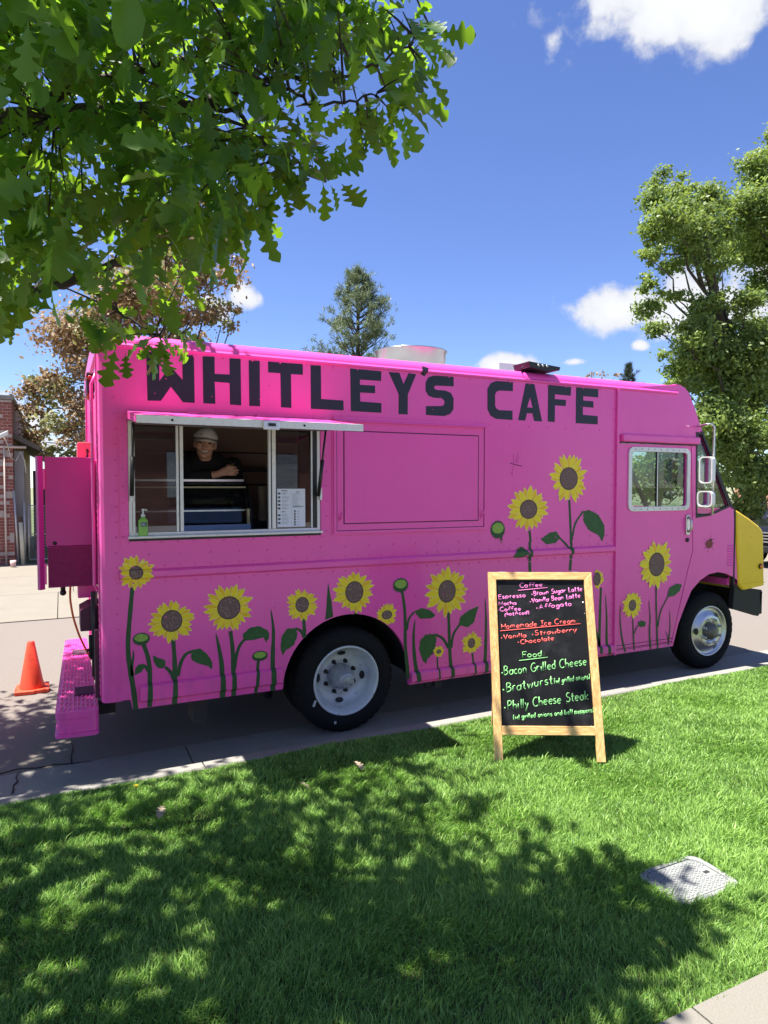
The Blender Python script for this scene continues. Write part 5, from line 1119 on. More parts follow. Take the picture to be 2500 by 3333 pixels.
# ------------------------------------------------------------------ single-stroke hand lettering
def Ar(cx,cy,rx,ry,a0,a1,n=9): return [(cx+rx*math.cos(math.radians(a0+(a1-a0)*i/n)),cy+ry*math.sin(math.radians(a0+(a1-a0)*i/n))) for i in range(n+1)]
O_=Ar(.22,.27,.2,.27,60,420,12)
GL={'A':(.62,[[(0,0),(.3,1),(.6,0)],[(.12,.38),(.48,.38)]]),'B':(.5,[[(.03,0),(.03,1)]+Ar(.1,.76,.32,.24,90,-90,6)+Ar(.1,.26,.38,.26,90,-90,6)+[(.03,0)]]),
'C':(.55,[Ar(.33,.5,.33,.5,50,310,10)]),'E':(.48,[[(.45,1),(.03,1),(.03,0),(.45,0)],[(.03,.52),(.38,.52)]]),'F':(.48,[[(.46,1),(.03,1),(.03,0)],[(.03,.52),(.38,.52)]]),
'G':(.62,[Ar(.33,.5,.33,.5,50,330,10)+[(.62,.42),(.36,.42)]]),'H':(.55,[[(.03,0),(.03,1)],[(.5,0),(.5,1)],[(.03,.5),(.5,.5)]]),'I':(.4,[[(.2,0),(.2,1)],[(0,1),(.4,1)],[(0,0),(.4,0)]]),
'L':(.45,[[(.03,1),(.03,0),(.42,0)]]),'M':(.7,[[(.03,0),(.06,1),(.33,.3),(.6,1),(.64,0)]]),'P':(.48,[[(.03,0),(.03,1)]+Ar(.1,.73,.35,.27,90,-90,6)+[(.03,.46)]]),
'R':(.5,[[(.03,0),(.03,1)]+Ar(.1,.74,.33,.26,90,-90,6)+[(.03,.48),(.45,0)]]),'U':(.52,[[(.03,1),(.03,.25)]+Ar(.25,.25,.22,.25,180,360,6)+[(.47,1)]]),
'S':(.48,[Ar(.25,.75,.2,.25,40,270,7)+Ar(.25,.25,.22,.25,90,-150,7)]),'V':(.55,[[(0,1),(.27,0),(.52,1)]]),
'a':(.47,[O_,[(.42,.54),(.42,.06),(.47,0)]]),'b':(.46,[[(.03,1),(.03,0)],O_]),'c':(.42,[Ar(.22,.27,.2,.27,50,310,8)]),'d':(.47,[O_,[(.42,1),(.42,0)]]),
'e':(.44,[[(.03,.28),(.42,.30)]+Ar(.22,.27,.2,.27,10,310,9)]),'f':(.36,[Ar(.27,.82,.12,.17,20,180,5)+[(.15,0)],[(.0,.52),(.33,.54)]]),'g':(.46,[O_,[(.42,.54),(.42,-.15)]+Ar(.22,-.18,.2,.16,0,-160,6)]),
'h':(.44,[[(.04,1),(.04,0)],[(.04,.3)]+Ar(.22,.33,.17,.2,160,0,6)+[(.39,0)]]),'i':(.16,[[(.08,.54),(.08,0)],[(.08,.76),(.082,.79)]]),'k':(.42,[[(.04,1),(.04,0)],[(.38,.55),(.05,.25),(.4,-.02)]]),
'l':(.16,[[(.08,1),(.08,0)]]),'m':(.66,[[(.04,.54),(.04,0)],[(.04,.35)]+Ar(.18,.36,.13,.18,160,0,5)+[(.31,0)],[(.31,.35)]+Ar(.45,.36,.14,.18,160,0,5)+[(.59,0)]]),
'n':(.44,[[(.04,.54),(.04,0)],[(.04,.33)]+Ar(.22,.34,.17,.2,160,0,6)+[(.39,0)]]),'o':(.45,[O_]),'p':(.46,[[(.03,.54),(.03,-.36)],O_]),'r':(.32,[[(.05,.54),(.05,0)],[(.05,.34)]+Ar(.2,.36,.14,.18,160,40,4)]),
's':(.38,[Ar(.19,.41,.15,.14,40,270,5)+Ar(.19,.14,.16,.14,90,-150,5)]),'t':(.36,[[(.16,.9),(.16,.1),(.22,0),(.32,.03)],[(0,.56),(.33,.58)]]),'u':(.45,[[(.04,.54),(.04,.2)]+Ar(.21,.2,.17,.2,180,350,5)+[(.4,.54),(.4,0)]]),
'w':(.6,[[(.02,.54),(.15,.0),(.29,.45),(.42,.0),(.56,.54)]]),'y':(.44,[[(.03,.54),(.2,.08)],[(.41,.54),(.12,-.35)]]),' ':(.3,[]),'(':(.26,[Ar(.26,.4,.2,.6,120,240,6)]),')':(.26,[Ar(0,.4,.2,.6,60,-60,6)]),
'/':(.34,[[(0,-.1),(.32,1)]]),'|':(.2,[[(.08,-.15),(.1,.95)]]),':':(.2,[[(.1,.12),(.102,.15)],[(.1,.5),(.102,.53)]]),'.':(.28,[Ar(.09,.32,.05,.05,0,360,6)])}
def text_strokes(s):
    x=0;out_=[]
    for ch in s:
        a,st_=GL[ch]; 
        for l in st_: out_.append([(x+p[0],p[1]) for p in l])
        x+=a+.12
    return out_,x-.12
# ------------------------------------------------------------------ menu board
th=-.467; le=.304; bw=.689; bhgt=1.195; b0=np.array([2.196,-1.224,LZ+.02])
SU=np.array([math.cos(th),math.sin(th),0]); SN=np.array([-math.sin(th),math.cos(th),0]); SUP=np.array([0,0,math.cos(le)])+SN*math.sin(le); SO=np.cross(SU,SUP)  # SO: out of the face (towards camera)
if SO@(CAM-b0)<0: SO=-SO
sg=empty('menu_board',tuple(b0+SU*bw/2),'wooden A frame chalkboard menu standing on the lawn','sign')
fnb=lambda u,v,w_: tuple(b0+SU*u+SUP*v+SO*w_)
BD=M('chalkboard',(.010,.010,.011),spec=.2,rough=.6,var=.3,scale=12,c2=(.045,.045,.048),c2lo=.5,c2hi=.8,c2scale=5)
def woodmat(name,sc):
    m=M(name,(.62,.37,.155),rough=.45,var=.1,scale=8,bump=.06,bscale=40); t=m.node_tree; n=t.nodes.new; l=t.links.new
    co=t.nodes['Texture Coordinate']; mp=n('ShaderNodeMapping'); mp.inputs['Scale'].default_value=sc; l(co.outputs['Object'],mp.inputs[0])
    wz=n('ShaderNodeTexNoise'); wz.inputs['Scale'].default_value=10; wz.inputs['Detail'].default_value=5; wz.inputs['Distortion'].default_value=1.2; l(mp.outputs[0],wz.inputs['Vector'])
    rp_=n('ShaderNodeValToRGB'); rp_.color_ramp.elements[0].position=.35; rp_.color_ramp.elements[0].color=(.62,.33,.11,1); rp_.color_ramp.elements[1].position=.65; rp_.color_ramp.elements[1].color=(.86,.56,.24,1); l(wz.outputs[0],rp_.inputs[0]); l(rp_.outputs[0],t.nodes['Principled BSDF'].inputs['Base Color']); return m
wv=woodmat('pine_vertical',(7,7,.6)); wh=woodmat('pine_horizontal',(.9,.9,8))
fw=.052; ft=.024; rb0=.158; rb1=rb0+.056
MB().prism([[(0,0),(fw,0),(fw,bhgt-fw),(0,bhgt)]],fnb,-.002,ft).build('stile',wv,sg,bevel=.003)
MB().prism([[(bw,0),(bw-fw,0),(bw-fw,bhgt-fw),(bw,bhgt)]],fnb,-.002,ft).build('stile',wv,sg,bevel=.003)
MB().prism([[(.0012,bhgt),(bw-.0012,bhgt),(bw-fw,bhgt-fw+.0012),(fw,bhgt-fw+.0012)]],fnb,-.002,ft-.001).build('top_rail',wh,sg,bevel=.003)
MB().prism([rect(fw+.0005,bw-fw-.0005,rb0,rb1)],fnb,-.002,ft-.002).build('bottom_rail',wh,sg,bevel=.003)
MB().prism([rect(fw-.004,bw-fw+.004,rb1-.004,bhgt-fw+.004)],fnb,.002,.010).build('chalk_panel',BD,sg)
# rear leg frame, hinged at the top
rup=np.array([0,0,1.])*math.cos(.30)+SN*math.sin(.30)*1.0
rtop=np.array(fnb(0,bhgt-.02,-.012)); rbase=rtop+SN*.30; rbase[2]=LZ
rdir=(rbase-rtop); rl=np.linalg.norm(rdir); rdir/=rl; rn=np.cross(SU,rdir)
fnr=lambda u,v,w_: tuple(rtop+SU*u+rdir*v+rn*w_)
for u0 in (.075,bw-fw-.01): MB().prism([rect(u0,u0+fw,0,rl)],fnr,-.011,.011).build('rear_stile',wv,sg,bevel=.003)
MB().prism([rect(fw+.076,bw-fw-.011,.0,.05)],fnr,-.010,.010).build('rear_rail',wh,sg); MB().prism([rect(fw+.076,bw-fw-.011,rl-.2,rl-.145)],fnr,-.010,.010).build('rear_rail',wh,sg)
MB().prism([rect(fw+.072,bw-fw-.008,.045,rl-.19)],fnr,-.004,.004).build('rear_panel',BD,sg)
mb=MB()
for u0 in (.08,bw-.12): mb.obox(np.array(fnb(u0+.02,bhgt-.004,-.008)),SU*.02,SUP*.012,SO*.006)
mb.build('hinge',alum,sg)
cpk=M('chalk_pink',(.80,.20,.52),rough=.8,var=.15,scale=60); crd=M('chalk_red',(.85,.12,.11),rough=.8,var=.15,scale=60); cgr=M('chalk_green',(.26,.62,.22),rough=.8,var=.15,scale=60); cwh=M('chalk_white',(.75,.75,.74),rough=.8)
bpo=np.array(fnb(0,0,.0104))
def bloc(rx,ry):
    x=1550+rx*.2984; y=1840+ry*.2984; d=Dr(x,y); t=((bpo-CAM)@SO)/(d@SO); q=CAM+d*t-b0; return np.array([q@SU,q@SUP])
rdt=random.Random(4)
def chalk(s,x0,y0,x1,y1,cap,mat,r=.0030,nm='chalk_writing'):
    st_,wd=text_strokes(s); a=bloc(x0,y0);b=bloc(x1,y1); e=(b-a)/wd; hv=bloc(x0,y0-cap)-a; mb=MB()
    for l in st_:
        jit=np.array([rdt.gauss(0,.0012),rdt.gauss(0,.0012)]); pts=[]
        for (u,v) in l:
            q=a+e*u+hv*v+jit; pts.append(np.array(fnb(q[0],q[1],.0106)))
        # flat marker strokes: tube squashed against the board
        n0=len(mb.v); mb.tube(pts,r,6)
        for i in range(n0,len(mb.v)):
            v_=np.array(mb.v[i]); dd=(v_-bpo)@SO; mb.v[i]=tuple(v_-SO*dd*.65)
    o=mb.build(nm,mat,sg,fix=False); tag(o,'chalk lettering: '+s.replace('.','').strip()); return o
def underline(x0,y0,x1,y1,mat,r=.0028):
    a=bloc(x0,y0);b=bloc(x1,y1); mb=MB(); mb.tube([np.array(fnb(*(a+(b-a)*t),.0106)) for t in (0,.5,1)],r,6); mb.build('chalk_underline',mat,sg,fix=False)
chalk('Coffee:',478,247,748,232,52,cpk); underline(455,275,780,244,cpk)
for a in (('.Espresso',215,368,540,346,46),('.Mocha',222,442,438,430,40),('.Coffee',235,508,485,492,45),('(hot/iced)',312,556,578,532,38),('.Brown Sugar Latte',603,336,1155,277,50),('.Vanilla Bean Latte',585,413,1132,352,50),('.Affogato',655,485,1042,441,48)): chalk(*a,cpk,.0031)
chalk('Homemade Ice Cream:',280,697,1112,627,56,crd); underline(262,717,1138,638,crd)
for a in (('.Vanilla',272,808,545,787,50),('.Strawberry',610,772,1092,724,52),('.Chocolate',455,862,852,817,48)): chalk(*a,crd)
chalk('Food:',500,1008,750,990,62,cgr); underline(468,1040,780,1004,cgr)
for a in (('.Bacon Grilled Cheese',272,1204,1203,1086,95),('.Bratwurst',288,1392,835,1292,98),('.Philly Cheese Steak',308,1586,1225,1462,100)): chalk(*a,cgr,.0032)
chalk('(w| grilled onions)',850,1290,1243,1238,58,cgr,.0028); chalk('(w| grilled onions and bell peppers)',405,1682,1285,1600,52,cgr,.0028)
mb=MB()
for (x,y,r) in ((1165,405,.006),(1183,525,.0022),(985,1510,.0016),(1257,1752,.0016),(1290,1752,.0014)):
    q=bloc(x,y); mb.ell(fnb(q[0],q[1],.0104),r,r,r,8,6)
mb.build('chalk_smudges',cwh,sg,fix=False)

# ------------------------------------------------------------------ inside the serving window
# refrigerated display case with curved front glass
dc=empty('display_case',(.66,.72,.66),'black refrigerated display case with curved glass inside the serving window','display case')
cx0,cx1=.23,1.10; ztop=1.95
blue=M('case_sky_reflection',(.45,.60,.92),spec=1.,rough=.06,var=.05)  # sky reflection put into the blue of both front panels
MB().box(cx0,cx1,.45,1.0,.66,1.42).build('base_cabinet',black,dc,bevel=.01)
prf=[(.62,ztop-.02),(.53,ztop-.05),(.46,ztop-.12),(.41,ztop-.22),(.385,1.62),(.375,1.5),(.375,1.42)]
for xx in (cx0,cx1-.02): MB().prism([prf+[(.45,1.42),(.45,1.5),(.46,1.62),(.485,ztop-.2),(.53,ztop-.1),(.63,ztop-.045)]],lambda u,v,w_:(w_,u,v),xx,xx+.02).build('end_panel',black,dc)
MB().prism([prf[:5]+[(p[0]+.006,p[1]) for p in reversed(prf[:5])]],lambda u,v,w_:(w_,u,v),cx0+.02,cx1-.02).build('curved_glass',clear,dc)
MB().box(cx0+.021,cx1-.021,.378,.388,1.50,1.605).build('front_panel',blue,dc); MB().box(cx0+.021,cx1-.021,.376,.39,1.42,1.499).build('front_panel',M('case_pale_sky_reflection',(.62,.75,.96),spec=1.,rough=.06),dc)
MB().box(cx0,cx1,.60,1.0,ztop-.03,ztop).build('top_panel',intd,dc,bevel=.006); MB().box(cx0+.02,cx1-.02,.595,.599,ztop-.022,ztop-.006).build('top_trim',alum,dc)
cream=M('cream_strip',(.75,.66,.36),rough=.5)
for zz,dep in ((1.885,.52),(1.71,.45)):
    MB().box(cx0+.03,cx1-.03,dep,.95,zz-.006,zz).build('shelf',clear,dc); MB().box(cx0+.03,cx1-.025,dep-.004,dep-.0005,zz-.007,zz+.004).build('shelf_strip',cream if zz>1.8 else alum,dc)
MB().box(cx1-.045,cx1-.024,.395,.402,1.43,1.72).build('light_strip',cream,dc)
MB().box(cx0,cx1,.99,1.0,1.42,ztop-.031).build('back_panel',black,dc)
# cups stack, shelves and drawer behind
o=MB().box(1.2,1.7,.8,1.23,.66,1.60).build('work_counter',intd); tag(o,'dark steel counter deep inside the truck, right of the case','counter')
mb=MB(); 
for k in range(9): mb.lathe([(.034,0),(.040,.05),(.042,.05)],(1.33,.95,1.60+.03*k),(0,0,1),14)
o=mb.build('cup_stack',M('cup_card',(.55,.44,.30),rough=.7)); tag(o,'tan stack of paper cups on the inner counter','cups')
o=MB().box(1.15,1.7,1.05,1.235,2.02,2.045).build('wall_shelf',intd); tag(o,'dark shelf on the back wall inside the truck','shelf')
# hand sanitiser bottle on the sill
sx,sz_=float(P(466,1730,-.012)[0]),OZ0+.0045
hsan=empty('sanitizer_bottle',(sx,-.012,sz_),'green hand sanitizer pump bottle on the window sill','bottle')
gel=bpy.data.materials.new('green_gel'); gel.use_nodes=True; g_=gel.node_tree.nodes['Principled BSDF']; g_.inputs['Base Color'].default_value=(.36,.72,.16,1); g_.inputs['Roughness'].default_value=.15; g_.inputs['Transmission Weight'].default_value=.35; g_.inputs['IOR'].default_value=1.35
mb=MB(); mb.prism([rquad([(sx-.029,-.027),(sx+.029,-.027),(sx+.029,.0015),(sx-.029,.0015)],.011)],lambda u,v,w_:(u,v,w_),sz_,sz_+.105); mb.build('bottle_body',gel,hsan,bevel=.006)
mb=MB(); mb.lathe([(.025,.105),(.017,.118),(.012,.122),(.012,.128)],(sx,-.013,sz_),(0,0,1),14); mb.build('shoulder',gel,hsan)
mb=MB(); mb.lathe([(.0135,.126),(.0135,.14),(.006,.142),(.005,.165),(.009,.166),(.009,.176),(.0003,.178)],(sx,-.013,sz_),(0,0,1),12); mb.tube([(sx,-.013,sz_+.172),(sx+.02,-.022,sz_+.171),(sx+.024,-.024,sz_+.165)],.0045,6); mb.build('pump',M('pump_white',(.75,.75,.72),rough=.4),hsan)
lb_=MB().prism([rect(sx-.016,sx+.022,sz_+.062,sz_+.088)],XZ(0),-.0285,-.0275).build('bottle_label',M('label_navy',(.02,.04,.12)),hsan)
st_,wd=text_strokes('PURELL'); mb=MB()
for l in st_: mb.tube([(sx-.013+.031*u/wd,-.0287,sz_+.069+.012*v) for u,v in l],.0009,5)
mb.build('label_text',cwh,lb_,fix=False)
# folded menu sheet taped inside the right pane
mq=[xz(902,1591,.016),xz(993,1595,.016),xz(990,1714,.016),xz(900,1716,.016)]
mx0,mx1=mq[0][0],mq[1][0]; mz0,mz1=OZ0+.035,mq[0][1]
ms=empty('menu_sheet',((mx0+mx1)/2,.014,mz0),'white printed menu sheet taped to the right window pane','paper')
o=MB().box(mx0,mx1,.0145,.0155,mz0,mz1).build('sheet',M('paper_white',(.72,.75,.82),rough=.6,var=.02),ms); MB().box((mx0+mx1)/2-.001,(mx0+mx1)/2+.001,.0138,.0144,mz0,mz1).build('fold',M('fold_grey',(.5,.52,.58)),ms)
ink=M('print_grey',(.22,.22,.26),rough=.7); inkd=M('print_dark',(.06,.06,.07),rough=.7); mb=MB(); mbd=MB(); hw=(mx1-mx0)/2; hh=mz1-mz0; rd=random.Random(2)
for k,f in enumerate((.12,.22,.32,.42,.51,.69,.79,.89)):
    z=mz1-hh*f; mbd.prism([[(mx0+.014+.010*math.cos(a)*(1+.2*rd.random()),z+.007*math.sin(a)*(1+.2*rd.random())) for a in np.linspace(0,2*PI,9,endpoint=False)]],XZ(0),.0138,.0143)
    for q in range(3): mb.box(mx0+.034,mx0+.034+hw*rd.uniform(.3,.55),.0138,.0143,z+.006-.007*q,z+.008-.007*q)
mbd.box(mx0+.03,mx0+.075,.0138,.0143,mz1-.016,mz1-.011); mbd.box(mx0+.03,mx0+.06,.0138,.0143,mz1-hh*.61,mz1-hh*.61+.005); mbd.box(mx0+hw+.035,mx0+hw+.06,.0138,.0143,mz1-.026,mz1-.021)
for q in range(16): mb.box(mx0+hw+.008,mx0+hw+.008+hw*rd.uniform(.3,.8),.0138,.0143,mz1-.036-.0068*q,mz1-.0345-.0068*q)
mbd.box(mx0+hw+.012,mx1-.012,.0138,.0143,mz1-hh*.47,mz1-hh*.47+.004)
for q in range(6):
    z=mz1-hh*(.59+.07*q); mbd.box(mx0+hw+.02,mx0+hw+.032,.0138,.0143,z-.007,z+.007); mb.box(mx0+hw+.042,mx0+hw+.06,.0138,.0143,z-.002,z+.001)
mb.build('print_lines',ink,o,fix=False); mbd.build('print_pictures',inkd,o,fix=False)

# ------------------------------------------------------------------ the person leaning at the window
skin=M('skin',(.68,.37,.25),rough=.5,var=.06,scale=30); knit=M('dark_sweater',(.014,.013,.016),rough=.9,var=.3,scale=60,bump=.3,bscale=200); capm=M('cap_cloth',(.80,.76,.70),rough=.85,var=.06,scale=60)
hair=M('hair_dark',(.03,.02,.014),rough=.7)
HY=.70; hc=P(668,1447,HY)          # head centre
hc=np.array(hc); pr0=empty('person',(hc[0],HY+.1,.66),'person in a pale cap and black sweater smiling at the serving window','person')
def remesh(mb,name,mat,parent,vox,sm=4):
    me=mb.mesh(name); o=bpy.data.objects.new('tmp',me); col.objects.link(o); r=o.modifiers.new('r','REMESH'); r.mode='VOXEL'; r.voxel_size=vox; s=o.modifiers.new('s','SMOOTH'); s.iterations=sm; s.factor=.5
    dg_=bpy.context.evaluated_depsgraph_get(); m2=bpy.data.meshes.new_from_object(o.evaluated_get(dg_)); bpy.data.objects.remove(o); m2.name=name
    m2.materials.clear(); m2.polygons.foreach_set('use_smooth',[True]*len(m2.polygons)); return link(name,m2,mat,parent)
# face frame: forward towards the camera, slight tilt
ff=(CAM-hc); ff[2]=-.05; ff/=np.linalg.norm(ff); fr=np.cross(ff,[0,0,1.]); fr/=np.linalg.norm(fr); fu=np.cross(fr,ff); tl=.10; fr,fu=fr*math.cos(tl)+fu*math.sin(tl),fu*math.cos(tl)-fr*math.sin(tl)
fr=-fr; 
if fr@RT<0: fr=-fr
RM=np.stack([fr,ff,fu],1)
hp=lambda x,y,z: hc+fr*x+ff*y+fu*z
mb=MB(); mb.ell(hc+fu*.015,.077,.095,.112,24,16,rot=RM); mb.ell(hp(0,.03,-.05),.062,.062,.066,20,12,rot=RM); mb.ell(hp(0,.058,-.092),.030,.028,.022,12,8,rot=RM)
mb.ell(hp(0,.098,-.012),.013,.020,.026,10,8,rot=RM); mb.ell(hp(0,.112,-.028),.018,.016,.012,10,8,rot=RM)
for s in (-1,1):
    mb.ell(hp(.045*s,.062,-.022),.026,.028,.02,10,8,rot=RM); mb.ell(hp(.034*s,.084,.026),.024,.014,.007,10,8,rot=RM); mb.ell(hp(.079*s,.0,-.005),.012,.02,.03,10,8,rot=RM)
mb.ell(hp(0,.088,-.052),.028,.012,.006,10,6,rot=RM); mb.ell(hp(0,.084,-.070),.024,.014,.008,10,6,rot=RM)
neck=hc+np.array([0,.02,-.125]); mb.tube([hc+np.array([0,.01,-.06]),neck,neck+np.array([0,.03,-.1])],[.052,.054,.075],14)
ch=neck+np.array([.02,.06,-.165])
mb.ell(ch,.20,.11,.24,20,14); mb.ell(ch+np.array([0,.05,-.35]),.17,.11,.30,18,12)
shR=ch+np.array([.20,-.03,.12]); shL=ch+np.array([-.20,.0,.12])
wr=P(700,1540,.42); hd_=P(738,1533,.40)
elR=np.array(P(618,1556,.68)); wrR=np.array(P(702,1545,.62)); 
shL,shR=shR,shL; elL=shL+np.array([.05,.0,-.30])
mb.tube([shR,(shR+elR)/2,elR],[.055,.05,.044],12); mb.tube([shL,elL,elL+np.array([-.05,-.05,-.25])],[.055,.045,.035],12)
armR=[elR,(elR+wrR)/2+np.array([0,0,.0]),wrR]; mb.tube(armR,[.042,.036,.028],12)
pm=np.array(P(728,1537,.61)); mb.tube([wrR,pm],[.028,.030],10); mb.ell((pm+np.array(P(738,1533,.61)))/2,.045,.026,.034,14,10)
kn=[P(742,1519,.60),P(744,1528,.595),P(744,1537,.59),P(742,1545,.595)]
tipx=[P(770,1521,.60),P(777,1530,.59),P(776,1539,.59),P(769,1546,.595)]
for a,b_ in zip(kn,tipx):
    a=np.array(a);b_=np.array(b_); m_=(a+b_)/2+np.array([0,-.022,.0]); mb.tube([pm,a+np.array([0,-.012,0]),m_,b_],[.013,.0105,.0095,.008],8)
th_=[pm+np.array([0,.0,.02]),np.array(P(742,1516,.635)),np.array(P(762,1514,.64))]; mb.tube(th_,[.014,.012,.009],8)
remesh(mb,'body',skin,pr0,.0055,3)
# sweater
mb=MB(); mb.ell(ch,.225,.135,.262,22,14); mb.ell(ch+np.array([0,.05,-.35]),.19,.13,.32,18,12); mb.tube([neck+np.array([0,.012,.005]),neck+np.array([0,.02,-.05]),neck+np.array([0,.035,-.12])],[.070,.082,.14],16)
for s in (shR,shL): mb.ell(s,.085,.08,.08,14,10)
mb.tube([shR,(shR+elR)/2,elR],[.075,.07,.062],12); mb.ell(elR,.062,.062,.062,12,8); mb.tube([shL,elL,elL+np.array([-.05,-.05,-.2])],[.075,.062,.055],12)
mb.tube([elR,elR+(wrR-elR)*.86],[.06,.045],12)
remesh(mb,'sweater',knit,pr0,.009,4)
# facial features
eyem=M('eye_dark',(.03,.02,.018),rough=.25)
for s in (-1,1): mb=MB(); mb.ell(hp(.034*s,.0895,.008),.014,.009,.0065,10,6,rot=RM); mb.build('eye',eyem,pr0,fix=False)
for s in (-1,1): mb=MB(); mb.tube([hp(.018*s,.098,.026),hp(.036*s,.096,.032),hp(.055*s,.080,.025)],[.003,.0045,.002],6); mb.build('eyebrow',hair,pr0,fix=False)
mb=MB(); mb.add([hp(.036*math.cos(a),.0990-.012*abs(math.cos(a)),-.0595+(.0035 if math.sin(a)>0 else .015)*math.sin(a)+.007*abs(math.cos(a))) for a in np.linspace(0,2*PI,20,endpoint=False)],[tuple(range(20))]); mb.build('mouth',M('mouth_dark',(.12,.03,.03),rough=.4),pr0,fix=False)
mb=MB(); mb.add([hp(.030*math.cos(a),.1003-.010*abs(math.cos(a)),-.0585+(.003 if math.sin(a)>0 else .009)*math.sin(a)+.006*abs(math.cos(a))) for a in np.linspace(0,2*PI,20,endpoint=False)],[tuple(range(20))]); mb.build('teeth',M('teeth_white',(.75,.72,.66),rough=.3),pr0,fix=False)
mb=MB(); mb.ell(hp(0,-.022,.005),.084,.090,.095,20,12,rot=RM); remesh(mb,'hair',hair,pr0,.008,2)
# cap: dome, brim, button, front mark
mb=MB(); nu=28
for j in range(9):
    t=PI/2*j/8
    for i in range(nu):
        q=2*PI*i/nu; mb.v.append(tuple(hp(.092*math.cos(t)*math.cos(q)*(1 if True else 0),.004+.112*math.cos(t)*math.sin(q),.042+.094*math.sin(t)**.9)))
for j in range(8):
    for i in range(nu): mb.f.append((j*nu+i,j*nu+(i+1)%nu,(j+1)*nu+(i+1)%nu,(j+1)*nu+i)); mb.m.append(0); mb.s.append(True)
cp=mb.build('cap',capm,pr0,fix=False); sf=cp.modifiers.new('s','SOLIDIFY'); sf.thickness=.003
mb=MB(); nb2=17; 
for j,(r0_,dz0) in enumerate(((0,0),(.35,.004),(.7,.0),(1.,-.008))):
    for i in range(nb2):
        a=PI*i/(nb2-1); x_=math.cos(a); yy=math.sin(a); mb.v.append(tuple(hp(.090*x_*(1-.05*r0_),.004+.112*yy+.072*r0_*yy**.7,.045+dz0-.020*x_*x_*1.0-.016*r0_*yy)))
for j in range(3):
    for i in range(nb2-1): mb.f.append((j*nb2+i,j*nb2+i+1,(j+1)*nb2+i+1,(j+1)*nb2+i)); mb.m.append(0); mb.s.append(True)
bo=mb.build('brim',capm,cp,fix=False); sf=bo.modifiers.new('s','SOLIDIFY'); sf.thickness=.004
def capp(u,v): 
    t=math.asin(min(.95,max(0,(v-.042)/.094))); q=PI/2-u/.10; return hp(.093*math.cos(t)*math.cos(q),.004+.1135*math.cos(t)*math.sin(q)+.0015,.042+.094*math.sin(t))
mb=MB(); mb.tube([capp(-.036+.011*math.cos(a),.082+.013*math.sin(a)) for a in np.linspace(0,5.6,12)],.0026,6); mb.tube([capp(-.040,.078),capp(-.033,.09)],.002,5)
for k in range(8): 
    u=-.016+.0075*k; mb.tube([capp(u,.078),capp(u+.001,.092 if k in (0,3,6) else .087)],.0014,5); mb.tube([capp(u,.087),capp(u+.004,.086)],.0012,5)
mb.build('cap_print',navy,cp,fix=False)
# small glass held in the hand
gc=np.array(P(757,1522,.61)); gl_=empty('drinking_glass',tuple(gc-np.array([0,0,.04])),'small clear glass held in the hand of the person','glass')
mb=MB(); mb.lathe([(.0005,-.04),(.022,-.04),(.024,-.036),(.012,-.02),(.014,0),(.028,.028),(.030,.050),(.0285,.050),(.026,.029),(.012,.004),(.0005,.002)],gc,(0,0,1),20); mb.build('bowl',clear,gl_)

# ------------------------------------------------------------------ things around the truck
cone=empty('traffic_cone',tuple(G(105,2250)),'worn orange traffic cone on the street behind the truck','traffic cone')
cc=G(105,2248,.0); orm=M('cone_orange',(.80,.075,.025),rough=.5,var=.12,scale=14,c2=(.22,.03,.02),c2lo=.55,c2hi=.75,c2scale=14); hcone=float(P(100,2088,cc[1])[2])
mb=MB(); mb.lathe([(.108,.035),(.104,.06),(.095,.09),(.030,hcone-.006),(.024,hcone),(.018,hcone),(.018,hcone-.05)],(cc[0],cc[1],0),(0,0,1),32,mod=lambda i,k:.004*math.sin(k*.6+i)); mb.build('cone_body',orm,cone)
sq=[(cc[0]+a,cc[1]+b) for a,b in ((-.14,-.13),(.02,-.145),(.035,-.125),(.14,-.13),(.145,.0),(.13,.02),(.14,.135),(-.13,.14),(-.14,.05))]
MB().prism([sq],lambda u,v,w_:(u,v,w_),.002,.036).build('cone_base',orm,cone,bevel=.006)
# extension cord from the rear box
mb=MB(); cp_=[(-.16,.9,1.2),(-.17,.92,1.05),(-.15,.93,.9),(-.11,.95,.75),(-.06,1.0,.62),(-.03,1.05,.55)]
q=[]; 
for i in range(len(cp_)-1):
    for k in range(6): q.append(tuple(np.array(cp_[i])*(1-k/6)+np.array(cp_[i+1])*k/6))
q=np.array(q); 
for _ in range(4): q[1:-1]=(q[:-2]+2*q[1:-1]+q[2:])/4
mb.tube(list(q),.008,7); o=mb.build('extension_cord',M('cord_orange',(.75,.22,.05),rough=.5)); tag(o,'orange extension cord hanging behind the rear step','cord')
# salmon pink case standing on the rear box
a=P(252,1485,.75); z0=2.077; x0_,x1_=float(P(252,1485,.75)[0]),float(P(302,1485,.75)[0]); z1_=float(P(275,1440,.75)[2])
sc_=empty('plastic_case',((x0_+x1_)/2,.75,z0),'salmon plastic case with pale rim standing on the rear box','case')
MB().prism([rquad([(x0_+.004,z0),(x1_,z0),(x1_,z1_),(x0_,z1_-.003)],.02)],XZ(0),.74,.80).build('case_shell',M('salmon_plastic',(.60,.16,.17),rough=.5),sc_,bevel=.008)
MB().prism([rquad(rect(x0_-.004,x1_+.004,z0,z1_+.006),.024)],XZ(0),.8005,.815).build('case_rim',M('case_pale',(.75,.55,.5),rough=.5),sc_)
MB().prism([[(x0_+.055,z0+.02),(x0_+.075,z0+.02),(x0_+.07,z0+.05),(x0_+.078,z0+.07),(x0_+.066,z0+.09),(x0_+.058,z0+.08),(x0_+.064,z0+.055)]],XZ(0),.7335,.7385).build('case_mark',black,sc_)
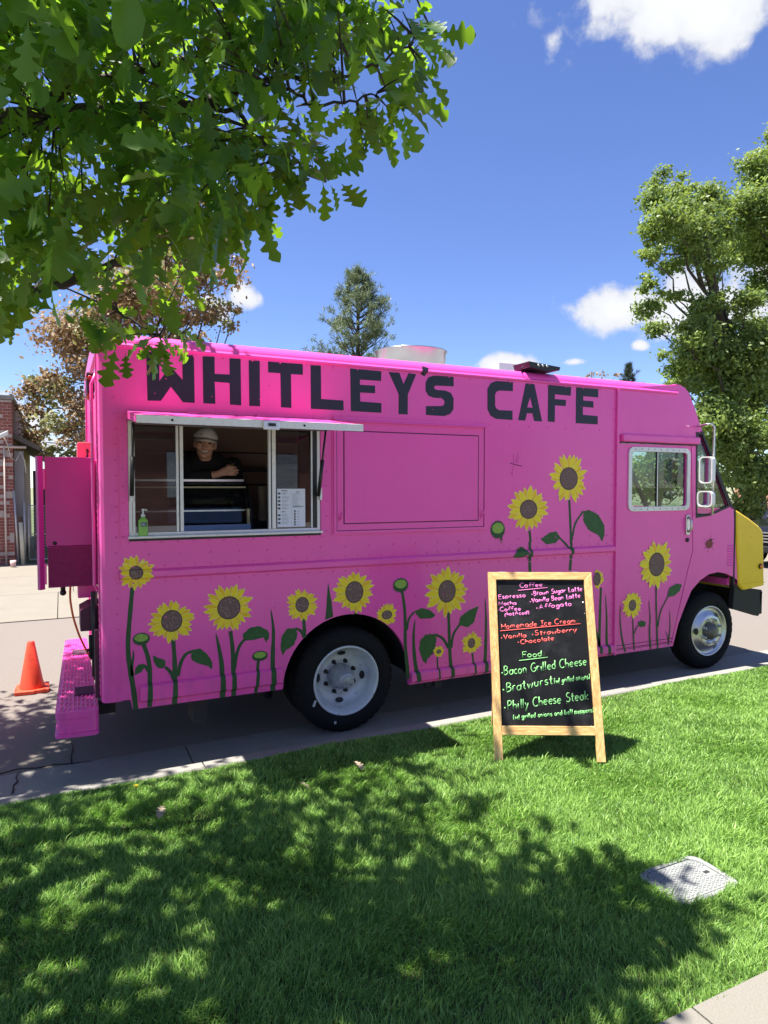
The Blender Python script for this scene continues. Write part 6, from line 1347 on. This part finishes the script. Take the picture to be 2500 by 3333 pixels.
# black pickup/SUV parked far right
car=empty('parked_car',(17.0,5.0,0),'black car parked across the street at the right edge','car')
cm=M('car_black',(.01,.01,.012),rough=.2,coat=.6,var=.05)
CX,CY,CWd=14.35,4.35,1.9
sp=[(0,.45),(0.02,.82),(.12,.98),(1.15,1.10),(1.75,1.66),(2.1,1.74),(3.9,1.72),(4.5,1.15),(4.75,1.05),(4.8,.5),(4.5,.35),(.3,.33)]
MB().prism([[(CX+u,v) for u,v in sp]],XZ(CY),0,CWd).build('body',cm,car,bevel=.06,seg=3)
MB().prism([[(CX+1.3,1.12),(CX+1.8,1.60),(CX+3.7,1.62),(CX+4.2,1.14)]],XZ(CY),-.008,-.001).build('side_window',glass,car)
ww=MB(); ww.add([(CX+1.17,CY+.15,1.13),(CX+1.17,CY+1.75,1.13),(CX+1.72,CY+1.65,1.65),(CX+1.72,CY+.25,1.65)],[(0,1,2,3)]); o=ww.build('windscreen',black,car); o.location=(-.02,0,.012)
for k in range(4): MB().box(CX-.03,CX+.01,CY+.35,CY+1.55,.60+.07*k,.63+.07*k).build('grille_bar',chrome,car)
for yy in (CY+.08,CY+1.5): MB().box(CX-.02,CX+.06,yy,yy+.3,.78,.9).build('headlight',clear,car,bevel=.02)
MB().box(CX-.06,CX+.03,CY+.02,CY+CWd-.02,.36,.52).build('bumper',black,car,bevel=.03)
for xx in (.85,3.85):
    for yy in (-.01,CWd-.21): 
        w0=MB(); w0.lathe([(.08,.0),(.2,.0),(.22,.02),(.33,.0),(.36,.03),(.36,.19),(.33,.22),(.1,.22)],(CX+xx,CY+yy,.36),(0,1,0),36); w0=w0.build('wheel',rubber,car); MB().lathe([(.0005,-.003),(.08,-.004),(.2,-.002),(.215,.01)],(CX+xx,CY+yy,.36),(0,1,0),24).build('rim',chrome,w0)

# pieces too small to pick apart singly in the photograph
for o in bpy.data.objects:
    if o.parent and o.name.split('.')[0] in ('screws','leaf_rivets','light_bolts','chalk_smudges','seed_dots','print_lines','print_pictures','cap_print','label_text'): o['kind']='stuff'
